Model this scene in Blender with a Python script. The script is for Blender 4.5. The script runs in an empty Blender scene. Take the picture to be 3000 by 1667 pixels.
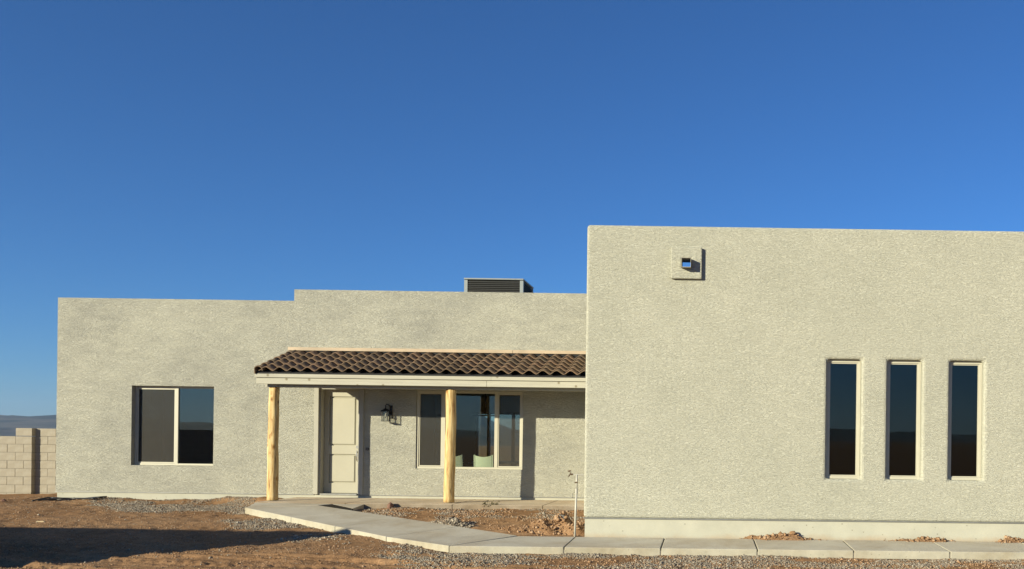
import bpy, bmesh, math, random
import numpy as np
from mathutils import Matrix, Vector

random.seed(7)
rng = np.random.default_rng(7)
scene = bpy.context.scene
col = scene.collection

# ------------------------------------------------------------------ camera
# z = 0 is the level of the weep screed (bottom edge of the stucco); x runs along
# the facade, y into the lot; the garage-side block front lies on y = 0
F, PPX, PPY = 2700.0, 2099.6, 1282.1
ROLL, YAW, PITCH = 0.0127, 0.0098, 0.0004
CAM = np.array([2.145, -16.07, 1.4175])
_cy, _sy, _cp, _sp = math.cos(YAW), math.sin(YAW), math.cos(PITCH), math.sin(PITCH)
_fw = np.array([_sy * _cp, _cy * _cp, _sp])
_r = np.array([_cy, -_sy, 0.0])
_d = -np.cross(_r, _fw)
_r2 = _r * math.cos(ROLL) - _d * math.sin(ROLL)
_d2 = _r * math.sin(ROLL) + _d * math.cos(ROLL)
CM = np.array([_r2, _d2, _fw])

cd = bpy.data.cameras.new('camera')
cam = bpy.data.objects.new('camera', cd)
col.objects.link(cam)
m3 = Matrix((tuple(_r2), tuple(-_d2), tuple(-_fw))).transposed()
cam.matrix_world = Matrix.Translation(Vector(CAM)) @ m3.to_4x4()
cd.sensor_fit = 'HORIZONTAL'
cd.sensor_width = 36
cd.lens = F / 3000 * 36
cd.shift_x = (1500 - PPX) / 3000
cd.shift_y = (PPY - 833.5) / 3000
cd.clip_start = 0.1
cd.clip_end = 20000
scene.camera = cam


def ray(px, py):
    return CM.T @ np.array([(px - PPX) / F, (py - PPY) / F, 1.0])


def on_y(px, py, y):
    d = ray(px, py)
    return CAM + d * ((y - CAM[1]) / d[1])


def on_plane(px, py, z0, zy):
    """point on the plane z = z0 + zy * y"""
    d = ray(px, py)
    t = (z0 + zy * CAM[1] - CAM[2]) / (d[2] - zy * d[1])
    return CAM + d * t


# ------------------------------------------------------------------ sky, sun, exposure
THETA = math.radians(45.0)      # sun behind the camera, to its left
ELEV = math.radians(14.5)
w = bpy.data.worlds.new('World')
scene.world = w
w.use_nodes = True
nt = w.node_tree
nt.nodes.clear()
sky = nt.nodes.new('ShaderNodeTexSky')
sky.sky_type = 'NISHITA'
sky.sun_disc = False
sky.sun_elevation = ELEV
sky.sun_rotation = math.pi + THETA
sky.altitude = 1000
sky.air_density = 0.95
sky.dust_density = 0.0
sky.ozone_density = 8.3
bg = nt.nodes.new('ShaderNodeBackground')
bg.inputs['Strength'].default_value = 0.077
wo = nt.nodes.new('ShaderNodeOutputWorld')
nt.links.new(sky.outputs[0], bg.inputs[0])
nt.links.new(bg.outputs[0], wo.inputs[0])

sd = bpy.data.lights.new('sun', 'SUN')
sd.energy = 4.9
sd.angle = math.radians(0.5)
sd.color = (1.0, 0.925, 0.68)
sun = bpy.data.objects.new('sun', sd)
col.objects.link(sun)
SUN = np.array([math.sin(THETA) * math.cos(ELEV), math.cos(THETA) * math.cos(ELEV), -math.sin(ELEV)])
sun.rotation_euler = Vector(SUN).to_track_quat('-Z', 'Y').to_euler()
sun.location = (-20, -30, 20)

scene.view_settings.view_transform = 'Standard'
scene.view_settings.look = 'None'
scene.view_settings.exposure = 0.75
scene.view_settings.gamma = 1.0
scene.view_settings.use_curve_mapping = False

# ------------------------------------------------------------------ material helpers


ALB = 0.76      # overall reflectance scale, matched to the exposure


class NT:
    def __init__(s, name, rough=0.8, spec=0.3):
        s.m = bpy.data.materials.new(name)
        s.m.use_nodes = True
        s.t = s.m.node_tree
        s.b = s.t.nodes['Principled BSDF']
        s.b.inputs['Roughness'].default_value = rough
        s.b.inputs['Specular IOR Level'].default_value = spec
        s.tc = s.t.nodes.new('ShaderNodeTexCoord')

    def n(s, typ, **kw):
        nd = s.t.nodes.new(typ)
        for k, v in kw.items():
            if k in nd.inputs:
                nd.inputs[k].default_value = v
            else:
                setattr(nd, k, v)
        return nd

    def l(s, a, b):
        s.t.links.new(a, b)

    def coords(s, scale=(1, 1, 1), rot=(0, 0, 0), gen='Object'):
        mp = s.n('ShaderNodeMapping')
        mp.inputs['Scale'].default_value = scale
        mp.inputs['Rotation'].default_value = rot
        s.l(s.tc.outputs[gen], mp.inputs[0])
        return mp.outputs[0]

    def noise(s, scale, detail=3, rough=0.55, dist=0.0, vec=None):
        nd = s.n('ShaderNodeTexNoise')
        nd.inputs['Scale'].default_value = scale
        nd.inputs['Detail'].default_value = detail
        nd.inputs['Roughness'].default_value = rough
        nd.inputs['Distortion'].default_value = dist
        s.l(vec if vec is not None else s.tc.outputs['Object'], nd.inputs['Vector'])
        return nd.outputs['Fac']

    def ramp(s, fac, stops):
        r = s.n('ShaderNodeValToRGB')
        e = r.color_ramp.elements
        while len(e) < len(stops):
            e.new(0.5)
        for i, (p, c) in enumerate(stops):
            e[i].position = p
            e[i].color = (*c, 1) if len(c) == 3 else c
        s.l(fac, r.inputs[0])
        return r.outputs[0]

    def mix(s, fac, a, b, mode='MIX'):
        mx = s.n('ShaderNodeMix', data_type='RGBA', blend_type=mode)
        for sock, v in ((mx.inputs[0], fac), (mx.inputs[6], a), (mx.inputs[7], b)):
            if hasattr(v, 'node'):
                s.l(v, sock)
            elif isinstance(v, (int, float)):
                sock.default_value = v
            else:
                sock.default_value = (*v, 1)
        return mx.outputs[2]

    def math(s, op, a, b=None):
        mt = s.n('ShaderNodeMath', operation=op)
        for i, v in enumerate((a, b)):
            if v is None:
                continue
            if hasattr(v, 'node'):
                s.l(v, mt.inputs[i])
            else:
                mt.inputs[i].default_value = v
        return mt.outputs[0]

    def color(s, c):
        s.l(s.mix(1.0, c, (ALB, ALB, ALB), 'MULTIPLY'), s.b.inputs['Base Color'])
        return s

    def bump(s, h, dist, strength=1.0):
        b = s.n('ShaderNodeBump')
        b.inputs['Distance'].default_value = dist
        b.inputs['Strength'].default_value = strength
        s.l(h, b.inputs['Height'])
        s.l(b.outputs[0], s.b.inputs['Normal'])
        return s


def plain(name, c, rough=0.6, spec=0.3, metal=0.0, var=0.12, scale=12, bump=0.0):
    t = NT(name, rough, spec)
    t.b.inputs['Metallic'].default_value = metal
    f = t.noise(scale, 4)
    lo = tuple(x * (1 - var) for x in c)
    hi = tuple(min(1, x * (1 + var)) for x in c)
    t.color(t.ramp(f, [(0.3, lo), (0.7, hi)]))
    if bump:
        t.bump(t.noise(scale * 6, 4), bump, 0.6)
    return t.m


def stucco(name, lo, hi, depth):
    t = NT(name, 0.95, 0.1)
    v = t.coords((1, 1, 2.1))
    blotch = t.noise(0.9, 5, 0.6)
    band = t.noise(3.2, 4, 0.6, 0.3, t.coords((0.7, 1, 2.2)))
    base = t.ramp(t.math('ADD', t.math('MULTIPLY', blotch, 0.6), t.math('MULTIPLY', band, 0.4)), [(0.36, lo), (0.62, hi)])
    lace = t.noise(36, 3, 0.6, 1.2, v)
    grit = t.noise(70, 2, 0.6, 0.3, v)
    ridge = t.math('ABSOLUTE', t.math('SUBTRACT', lace, 0.5))
    streak = t.noise(15.5, 4, 0.68, 0.4, t.coords((0.8, 1, 4.6)))
    sharp = t.n('ShaderNodeMapRange', interpolation_type='SMOOTHSTEP')
    t.l(streak, sharp.inputs[0])
    sharp.inputs[1].default_value = 0.40
    sharp.inputs[2].default_value = 0.60
    h = t.math('ADD', t.math('MULTIPLY', ridge, -1.25), t.math('ADD', t.math('MULTIPLY', grit, 0.30), t.math('MULTIPLY', sharp.outputs[0], 0.50)))
    t.color(base)
    t.bump(h, depth, 1.0)
    return t.m


M = {}
M['stucco'] = stucco('stucco_fresh', (0.665, 0.655, 0.54), (0.74, 0.725, 0.60), 0.0165)
M['stucco_grey'] = stucco('stucco_patchy', (0.54, 0.53, 0.46), (0.71, 0.695, 0.585), 0.021)


def concrete(name, lo, hi, scale=3.0, pits=True):
    t = NT(name, 0.9, 0.15)
    a = t.noise(scale, 6, 0.6)
    c = t.ramp(a, [(0.3, lo), (0.7, hi)])
    if pits:
        v = t.n('ShaderNodeTexVoronoi')
        v.inputs['Scale'].default_value = 9
        t.l(t.tc.outputs['Object'], v.inputs['Vector'])
        p = t.ramp(v.outputs['Distance'], [(0.05, (0.25, 0.25, 0.25)), (0.1, (1, 1, 1))])
        c = t.mix(0.6, c, p, 'MULTIPLY')
    st = t.noise(0.8, 5, 0.7, 0.6)
    c = t.mix(0.75, c, t.ramp(st, [(0.33, (0.74, 0.66, 0.56)), (0.58, (1, 1, 1))]), 'MULTIPLY')
    t.color(c)
    t.bump(t.noise(38, 6, 0.7), 0.0035, 0.5)
    return t.m


M['foundation'] = concrete('foundation_concrete', (0.50, 0.49, 0.41), (0.58, 0.565, 0.47), 2.2)
_t = NT('foundation_stained', 0.9, 0.15)
_a = _t.ramp(_t.noise(2.2, 6, 0.6), [(0.3, (0.50, 0.49, 0.41)), (0.7, (0.585, 0.57, 0.475))])
_sx = _t.n('ShaderNodeSeparateXYZ')
_t.l(_t.tc.outputs['Object'], _sx.inputs[0])
_n = _t.noise(1.6, 5, 0.65)
_h = _t.n('ShaderNodeMapRange')
_t.l(_t.math('ADD', _sx.outputs[2], _t.math('MULTIPLY', _n, -0.30)), _h.inputs[0])
_h.inputs[1].default_value = -0.24
_h.inputs[2].default_value = -0.10
_h.inputs[3].default_value = 0.65
_h.inputs[4].default_value = 0.0
_a = _t.mix(_h.outputs[0], _a, (0.50, 0.34, 0.20))
_v = _t.n('ShaderNodeTexVoronoi')
_v.inputs['Scale'].default_value = 7
_t.l(_t.tc.outputs['Object'], _v.inputs['Vector'])
_t.color(_t.mix(0.7, _a, _t.ramp(_v.outputs['Distance'], [(0.06, (0.35, 0.33, 0.3)), (0.10, (1, 1, 1))]), 'MULTIPLY'))
_t.bump(_t.noise(30, 5, 0.7), 0.004, 0.6)
M['foundation'] = _t.m
M['walk'] = concrete('walk_concrete', (0.64, 0.585, 0.475), (0.73, 0.67, 0.55), 2.0, False)
M['walk_pale'] = concrete('walk_concrete_pale', (0.66, 0.605, 0.495), (0.75, 0.69, 0.565), 2.6, False)
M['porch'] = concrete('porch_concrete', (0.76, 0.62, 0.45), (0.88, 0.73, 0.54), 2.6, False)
M['walk_edge'] = concrete('darkened_concrete_edge', (0.46, 0.43, 0.345), (0.60, 0.56, 0.45), 5.0, True)  # sides coloured darker than the tops to offset the strong sun on them
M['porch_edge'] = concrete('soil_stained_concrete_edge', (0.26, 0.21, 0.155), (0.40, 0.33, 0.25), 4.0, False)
M['block'] = concrete('block_concrete', (0.395, 0.36, 0.30), (0.475, 0.435, 0.36), 4, False)
M['mortar'] = plain('mortar', (0.30, 0.265, 0.22), 0.95, 0.1, bump=0.004)
M['trim'] = plain('trim_paint', (0.46, 0.44, 0.37), 0.55, 0.3, var=0.05, scale=5)
M['fascia'] = None
t = NT('fascia_paint', 0.65, 0.25)
g = t.noise(7, 4, 0.6, 0.2, t.coords((0.25, 3, 5)))
c = t.ramp(g, [(0.3, (0.46, 0.44, 0.36)), (0.7, (0.56, 0.535, 0.44))])
vv = t.n('ShaderNodeTexVoronoi')
vv.voronoi_dimensions = '2D'
vv.inputs['Scale'].default_value = 2.0
t.l(t.coords((1.0, 1, 1.0), (math.pi / 2, 0, 0)), vv.inputs['Vector'])
kn = t.ramp(vv.outputs['Distance'], [(0.035, (0.55, 0.5, 0.42)), (0.05, (0.75, 0.72, 0.66)), (0.07, (1, 1, 1))])
t.color(t.mix(1.0, c, kn, 'MULTIPLY'))
t.bump(g, 0.004, 0.5)
M['fascia'] = t.m
M['door'] = plain('door_paint', (0.50, 0.472, 0.37), 0.4, 0.4, var=0.03, scale=3)
M['vinyl'] = plain('tan_vinyl', (0.60, 0.57, 0.455), 0.4, 0.4, var=0.04, scale=4)
M['flash'] = plain('flashing_tan', (0.55, 0.43, 0.30), 0.5, 0.3, var=0.15, scale=2)
M['black'] = plain('black_metal', (0.018, 0.017, 0.016), 0.45, 0.4)
M['nickel'] = plain('satin_nickel', (0.55, 0.52, 0.46), 0.3, 0.5, metal=0.9)
M['galv'] = plain('galvanised', (0.30, 0.30, 0.29), 0.5, 0.4, metal=0.3)
M['ac'] = plain('ac_enamel', (0.30, 0.33, 0.335), 0.5, 0.4, var=0.06)
M['ac_louver'] = plain('ac_louver_paint', (0.055, 0.055, 0.052), 0.5, 0.4)
M['ac_dark'] = plain('ac_coil', (0.025, 0.026, 0.026), 0.6, 0.3)
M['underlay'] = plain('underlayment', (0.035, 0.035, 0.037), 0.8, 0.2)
M['pvc'] = plain('pvc_pipe', (0.58, 0.555, 0.48), 0.4, 0.4, var=0.06)
M['brass'] = plain('weathered_brass', (0.22, 0.15, 0.09), 0.45, 0.4, metal=0.6)
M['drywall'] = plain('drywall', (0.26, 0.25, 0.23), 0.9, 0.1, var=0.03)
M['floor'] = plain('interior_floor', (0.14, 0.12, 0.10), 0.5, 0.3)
M['roofing'] = plain('roof_membrane', (0.5, 0.5, 0.48), 0.9, 0.1)
M['hose'] = plain('black_poly_pipe', (0.02, 0.02, 0.022), 0.4, 0.5)
M['chair_fabric'] = plain('pale_upholstery', (0.74, 0.78, 0.64), 0.9, 0.1, var=0.05, scale=60)
M['chair_wood'] = plain('painted_chair_wood', (0.68, 0.71, 0.60), 0.5, 0.3, var=0.05)
M['dark_wood'] = plain('dark_table_wood', (0.05, 0.035, 0.025), 0.4, 0.4)
M['trailer'] = plain('trailer_panel', (0.06, 0.06, 0.065), 0.5, 0.3)
M['rock'] = plain('red_rock', (0.26, 0.15, 0.11), 0.9, 0.1, var=0.3, bump=0.01)
M['greyrock'] = plain('grey_rock', (0.26, 0.25, 0.23), 0.9, 0.1, var=0.3, bump=0.01)
M['weed'] = plain('dry_weed', (0.17, 0.15, 0.08), 0.9, 0.1, var=0.3)
M['hole_shade'] = plain('hole_shade_dark', (0.035, 0.027, 0.02), 0.9, 0.2, var=0.4, scale=25, bump=0.02)  # near-black colour standing in for the shade inside the hole
M['scrap'] = plain('pale_wood_scrap', (0.55, 0.45, 0.30), 0.8, 0.1)

# log posts: yellow pine with vertical grain
t = NT('peeled_pine', 0.6, 0.25)
g = t.noise(9, 5, 0.65, 0.8, t.coords((3.4, 3.4, 0.20)))
k = t.noise(2.6, 3, 0.6, 1.2, t.coords((1.6, 1.6, 0.9)))
c1 = t.ramp(g, [(0.33, (0.30, 0.15, 0.055)), (0.44, (0.64, 0.42, 0.17)), (0.56, (0.80, 0.60, 0.29)), (0.75, (0.86, 0.70, 0.40))])
c2 = t.ramp(k, [(0.60, (1, 1, 1)), (0.72, (0.55, 0.36, 0.22))])
kv = t.n('ShaderNodeTexVoronoi')
kv.inputs['Scale'].default_value = 5.0
t.l(t.coords((1.0, 1.0, 0.55)), kv.inputs['Vector'])
kk_ = t.ramp(kv.outputs['Distance'], [(0.09, (0.16, 0.09, 0.04)), (0.15, (0.75, 0.6, 0.42)), (0.22, (1, 1, 1))])
t.color(t.mix(1.0, t.mix(0.8, c1, c2, 'MULTIPLY'), kk_, 'MULTIPLY'))
t.bump(g, 0.012, 0.8)
M['log'] = t.m

# roof tiles: brown concrete, each tile its own tone
t = NT('brown_roof_tile', 0.8, 0.2)
oi = t.n('ShaderNodeObjectInfo')
tone = t.ramp(oi.outputs['Random'], [(0.0, (0.15, 0.105, 0.07)), (0.3, (0.22, 0.155, 0.10)), (0.65, (0.27, 0.175, 0.115)), (1.0, (0.18, 0.14, 0.10))])
sp = t.ramp(t.noise(7, 5, 0.65), [(0.3, (0.72, 0.72, 0.74)), (0.7, (1.15, 1.12, 1.08))])
t.color(t.mix(1.0, tone, sp, 'MULTIPLY'))
t.bump(t.noise(90, 3), 0.003, 0.5)
M['tile'] = t.m


def glass(name, tint, refl=1.5):
    m = bpy.data.materials.new(name)
    m.use_nodes = True
    n = m.node_tree
    n.nodes.clear()
    out = n.nodes.new('ShaderNodeOutputMaterial')
    tr = n.nodes.new('ShaderNodeBsdfTransparent')
    tr.inputs[0].default_value = (*tint, 1)
    gl = n.nodes.new('ShaderNodeBsdfGlossy')
    gl.inputs['Roughness'].default_value = 0.0
    gl.inputs[0].default_value = (1.0, 1.0, 0.97, 1)
    fr = n.nodes.new('ShaderNodeFresnel')
    ge = n.nodes.new('ShaderNodeNewGeometry')
    io = n.nodes.new('ShaderNodeMapRange')
    io.inputs[3].default_value = refl
    io.inputs[4].default_value = 1.0 / refl
    n.links.new(ge.outputs['Backfacing'], io.inputs[0])
    n.links.new(io.outputs[0], fr.inputs[0])
    mx = n.nodes.new('ShaderNodeMixShader')
    n.links.new(fr.outputs[0], mx.inputs[0])
    n.links.new(tr.outputs[0], mx.inputs[1])
    n.links.new(gl.outputs[0], mx.inputs[2])
    n.links.new(mx.outputs[0], out.inputs[0])
    return m


M['glass'] = glass('window_glass', (0.87, 0.90, 0.86), 1.5)
M['glass_dark'] = glass('low_e_glass', (0.62, 0.66, 0.64), 1.52)
M['glass_coated'] = glass('coated_glass', (0.60, 0.64, 0.62), 1.85)
M['lamp_glass'] = glass('seeded_glass', (0.82, 0.82, 0.78), 1.5)

m = bpy.data.materials.new('insect_screen')
m.use_nodes = True
n = m.node_tree
pb = n.nodes['Principled BSDF']
pb.inputs['Base Color'].default_value = (0.05, 0.047, 0.042, 1)
pb.inputs['Roughness'].default_value = 0.8
tr = n.nodes.new('ShaderNodeBsdfTransparent')
mx = n.nodes.new('ShaderNodeMixShader')
mx.inputs[0].default_value = 0.34
n.links.new(tr.outputs[0], mx.inputs[1])
n.links.new(pb.outputs[0], mx.inputs[2])
n.links.new(mx.outputs[0], n.nodes['Material Output'].inputs[0])
M['screen'] = m

# ground: red-brown desert soil
t = NT('desert_soil', 0.95, 0.05)
a = t.noise(0.5, 6, 0.62)
b_ = t.noise(7, 6, 0.65)
d_ = t.noise(45, 3, 0.6)
c = t.ramp(a, [(0.34, (0.36, 0.21, 0.108)), (0.5, (0.45, 0.27, 0.142)), (0.68, (0.52, 0.335, 0.19))])
c = t.mix(0.75, c, t.ramp(b_, [(0.3, (0.62, 0.60, 0.60)), (0.7, (1.2, 1.16, 1.12))]), 'MULTIPLY')
c = t.mix(0.6, c, t.ramp(d_, [(0.35, (0.6, 0.6, 0.6)), (0.65, (1.25, 1.22, 1.2))]), 'MULTIPLY')
t.color(c)
t.bump(t.math('ADD', d_, t.math('MULTIPLY', b_, 1.2)), 0.014, 0.7)
M['soil'] = t.m

t = NT('loose_red_dirt', 0.95, 0.05)
b_ = t.noise(9, 6, 0.65)
c = t.ramp(b_, [(0.3, (0.28, 0.15, 0.075)), (0.55, (0.42, 0.25, 0.135)), (0.75, (0.50, 0.32, 0.19))])
t.color(c)
t.bump(t.noise(40, 5, 0.7), 0.03, 0.9)
M['dirt'] = t.m


def stones_mat(name, stops):
    t = NT(name, 0.95, 0.08)
    at = t.n('ShaderNodeAttribute', attribute_name='tone')
    t.color(t.mix(0.3, t.ramp(at.outputs['Fac'], stops), t.ramp(t.noise(60, 2), [(0.3, (0.6, 0.6, 0.6)), (0.7, (1, 1, 1))]), 'MULTIPLY'))
    return t.m


M['gravel'] = stones_mat('gravel', [(0.0, (0.26, 0.20, 0.145)), (0.4, (0.37, 0.31, 0.24)), (0.75, (0.46, 0.40, 0.32)), (1.0, (0.60, 0.53, 0.43))])
M['clods'] = stones_mat('clods', [(0.0, (0.30, 0.175, 0.095)), (0.5, (0.46, 0.285, 0.165)), (1.0, (0.58, 0.40, 0.26))])

t = NT('far_hill', 0.95, 0.05)
a = t.noise(0.006, 8, 0.62)
t.color(t.ramp(a, [(0.40, (0.06, 0.058, 0.05)), (0.62, (0.22, 0.18, 0.135))]))
M['hill'] = t.m

# ------------------------------------------------------------------ geometry helpers
WL = {}


class MB:
    def __init__(s):
        s.v, s.f = [], []

    def add(s, vs, fs):
        o = len(s.v)
        s.v += [tuple(p) for p in vs]
        s.f += [tuple(i + o for i in f) for f in fs]
        return s

    def box(s, x0, x1, y0, y1, z0, z1):
        return s.add([(x0, y0, z0), (x1, y0, z0), (x1, y1, z0), (x0, y1, z0), (x0, y0, z1), (x1, y0, z1), (x1, y1, z1), (x0, y1, z1)],
                     [(3, 2, 1, 0), (4, 5, 6, 7), (0, 1, 5, 4), (1, 2, 6, 5), (2, 3, 7, 6), (3, 0, 4, 7)])

    def prism(s, poly, z0, z1):
        """poly: list of (x,y) counter-clockwise; z0,z1 numbers or callables of (x,y)"""
        n = len(poly)
        g0 = z0 if callable(z0) else (lambda x, y: z0)
        g1 = z1 if callable(z1) else (lambda x, y: z1)
        vs = [(x, y, g0(x, y)) for x, y in poly] + [(x, y, g1(x, y)) for x, y in poly]
        fs = [tuple(range(n - 1, -1, -1)), tuple(range(n, 2 * n))]
        fs += [(i, (i + 1) % n, n + (i + 1) % n, n + i) for i in range(n)]
        return s.add(vs, fs)

    def tube(s, pts, r, n=8, cap=True):
        pts = [Vector(p) for p in pts]
        rs = r if isinstance(r, (list, tuple)) else [r] * len(pts)
        rings = []
        up = None
        for i, p in enumerate(pts):
            d = (pts[min(i + 1, len(pts) - 1)] - pts[max(i - 1, 0)]).normalized()
            if up is None:
                a = Vector((0, 0, 1)) if abs(d.z) < 0.9 else Vector((1, 0, 0))
                up = (a - d * a.dot(d)).normalized()
            else:
                up = (up - d * up.dot(d)).normalized()
            q = d.cross(up)
            rings.append([p + (up * math.cos(k * 2 * math.pi / n) + q * math.sin(k * 2 * math.pi / n)) * rs[i] for k in range(n)])
        vs = [v for rg in rings for v in rg]
        fs = []
        for i in range(len(pts) - 1):
            for k in range(n):
                a, b = i * n + k, i * n + (k + 1) % n
                fs.append((a, b, b + n, a + n))
        if cap:
            fs.append(tuple(range(n - 1, -1, -1)))
            fs.append(tuple((len(pts) - 1) * n + k for k in range(n)))
        return s.add(vs, fs)

    def mesh(s, name, mat, off=(0, 0, 0), smooth=False):
        me = bpy.data.meshes.new(name)
        me.from_pydata([(x - off[0], y - off[1], z - off[2]) for x, y, z in s.v], [], s.f)
        bm = bmesh.new()
        bm.from_mesh(me)
        bmesh.ops.recalc_face_normals(bm, faces=bm.faces)
        bm.to_mesh(me)
        bm.free()
        if smooth:
            me.polygons.foreach_set('use_smooth', [True] * len(me.polygons))
        me.materials.append(mat)
        return me


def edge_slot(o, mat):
    """slab sides get a darker concrete tone; on the walks it offsets the sun"""
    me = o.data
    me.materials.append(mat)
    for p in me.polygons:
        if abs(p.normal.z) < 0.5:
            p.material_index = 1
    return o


def tag(o, label=None, cat=None, group=None, kind=None):
    for k, v in (('label', label), ('category', cat), ('group', group), ('kind', kind)):
        if v:
            o[k] = v
    return o


def empty(name, loc, label=None, cat=None, group=None, kind=None):
    o = bpy.data.objects.new(name, None)
    o.empty_display_size = 0.2
    col.objects.link(o)
    o.location = loc
    WL[o] = tuple(loc)
    return tag(o, label, cat, group, kind)


def part(name, mb, mat, parent=None, base=None, smooth=False, bevel=0, segs=2):
    """one mesh object; vertices are given in world coordinates"""
    off = WL[parent] if parent else (base or (0, 0, 0))
    me = mb.mesh(name, mat, off, smooth)
    o = bpy.data.objects.new(name, me)
    col.objects.link(o)
    if parent:
        o.parent = parent
    else:
        o.location = off
    WL[o] = tuple(off)
    if bevel:
        bv = o.modifiers.new('bevel', 'BEVEL')
        bv.width = bevel
        bv.segments = segs
        bv.limit_method = 'ANGLE'
        bv.angle_limit = math.radians(35)
    return o


def piece(name, me, parent, loc, rot=(0, 0, 0), scale=None):
    """a piece that shares mesh data with its like; loc in world coordinates"""
    o = bpy.data.objects.new(name, me)
    col.objects.link(o)
    o.parent = parent
    b = WL[parent]
    o.location = (loc[0] - b[0], loc[1] - b[1], loc[2] - b[2])
    o.rotation_euler = rot
    if scale:
        o.scale = scale
    WL[o] = tuple(loc)
    return o


def slab_wall(xs, zs, y0, y1, filled):
    """wall in the x-z plane from grid cells; filled(xc, zc) tells which cells are solid"""
    mb = MB()
    idx = {}

    def vid(i, k, s):
        key = (i, k, s)
        if key not in idx:
            idx[key] = len(mb.v)
            mb.v.append((xs[i], y0 if s == 0 else y1, zs[k]))
        return idx[key]
    nx, nz = len(xs) - 1, len(zs) - 1
    on = [[filled((xs[i] + xs[i + 1]) / 2, (zs[k] + zs[k + 1]) / 2) for k in range(nz)] for i in range(nx)]
    for i in range(nx):
        for k in range(nz):
            if not on[i][k]:
                continue
            mb.f.append((vid(i, k, 0), vid(i + 1, k, 0), vid(i + 1, k + 1, 0), vid(i, k + 1, 0)))
            mb.f.append((vid(i, k, 1), vid(i, k + 1, 1), vid(i + 1, k + 1, 1), vid(i + 1, k, 1)))
            for di, dk, a, b in ((-1, 0, (i, k), (i, k + 1)), (1, 0, (i + 1, k), (i + 1, k + 1)), (0, -1, (i, k), (i + 1, k)), (0, 1, (i, k + 1), (i + 1, k + 1))):
                ii, kk = i + di, k + dk
                if ii < 0 or kk < 0 or ii >= nx or kk >= nz or not on[ii][kk]:
                    mb.f.append((vid(*a, 0), vid(*b, 0), vid(*b, 1), vid(*a, 1)))
    return mb


def vnoise(x, y, seed=0):
    """2-d value noise in [-1,1], numpy"""
    xi, yi = np.floor(x).astype(np.int64), np.floor(y).astype(np.int64)
    xf, yf = x - xi, y - yi
    u, v = xf * xf * (3 - 2 * xf), yf * yf * (3 - 2 * yf)

    def h(a, b):
        q = (a * 374761393 + b * 668265263 + seed * 982451653) & 0x7fffffff
        q = ((q ^ (q >> 13)) * 1274126177) & 0x7fffffff
        q = q ^ (q >> 16)
        return (q % 100003) / 50001.5 - 1
    return (h(xi, yi) * (1 - u) + h(xi + 1, yi) * u) * (1 - v) + (h(xi, yi + 1) * (1 - u) + h(xi + 1, yi + 1) * u) * v


def fbm(x, y, seed=0, oct=4, gain=0.5):
    s, a = 0, 1
    for o in range(oct):
        s = s + a * vnoise(x * 2 ** o, y * 2 ** o, seed + o * 17)
        a *= gain
    return s


def smooth(a, b, x):
    t = np.clip((x - a) / (b - a), 0, 1)
    return t * t * (3 - 2 * t)


# ------------------------------------------------------------------ key dimensions
YW = 5.28                       # front plane of the left wing and entry
XL, XS, XR = -12.84, -7.43, 12.5
Z_LEFT, Z_MID, Z_BLOCK = 4.458, 4.721, 5.109
YB = 14.0                       # rear of the house
YF = YW - 1.70                  # porch fascia plane
PZ0, PZY = -0.315, 0.078        # path plane z = PZ0 + PZY*y


def path_z(x, y):
    return PZ0 + PZY * y


PATH = [(717, 1487), (1329, 1601.4), (1512, 1571), (930, 1480)]
pathw = [on_plane(px, py, PZ0, PZY) for px, py in PATH]
SW_Y0, SW_Y1 = -1.33, -0.03     # front walk, front and back edge
SW_Z0, SW_Z1 = -0.357, -0.33
# ------------------------------------------------------------------ ground
pl0, pl1, pr1, pr0 = [p[:2] for p in pathw]


def right_of_path(x, y):
    """signed distance to the path's right edge line, > 0 towards the courtyard"""
    a, b = pr0, pr1
    nx, ny = (b - a)[1], -(b - a)[0]
    ln = math.hypot(nx, ny)
    s = ((x - a[0]) * nx + (y - a[1]) * ny) / ln
    return -s if nx < 0 else s


def ground_base(x, y):
    g = np.interp(y, [-60, -30, -4, -1.4, 0, 1.5, 3.2, 5.2, 9, 40, 2500], [-0.9, -0.7, -0.56, -0.475, -0.40, -0.31, -0.215, -0.205, -0.22, -0.5, -26])
    court = np.interp(y, [-0.2, 1.5, 3.2, 5.0], [-0.36, -0.25, -0.135, -0.13])
    r = right_of_path(x, y)
    wgt = smooth(-0.2, 0.15, r) * smooth(0.6, 0.1, x) * smooth(-0.4, 0.0, y) * smooth(6, 5.4, y)
    return g * (1 - wgt) + court * wgt


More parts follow.
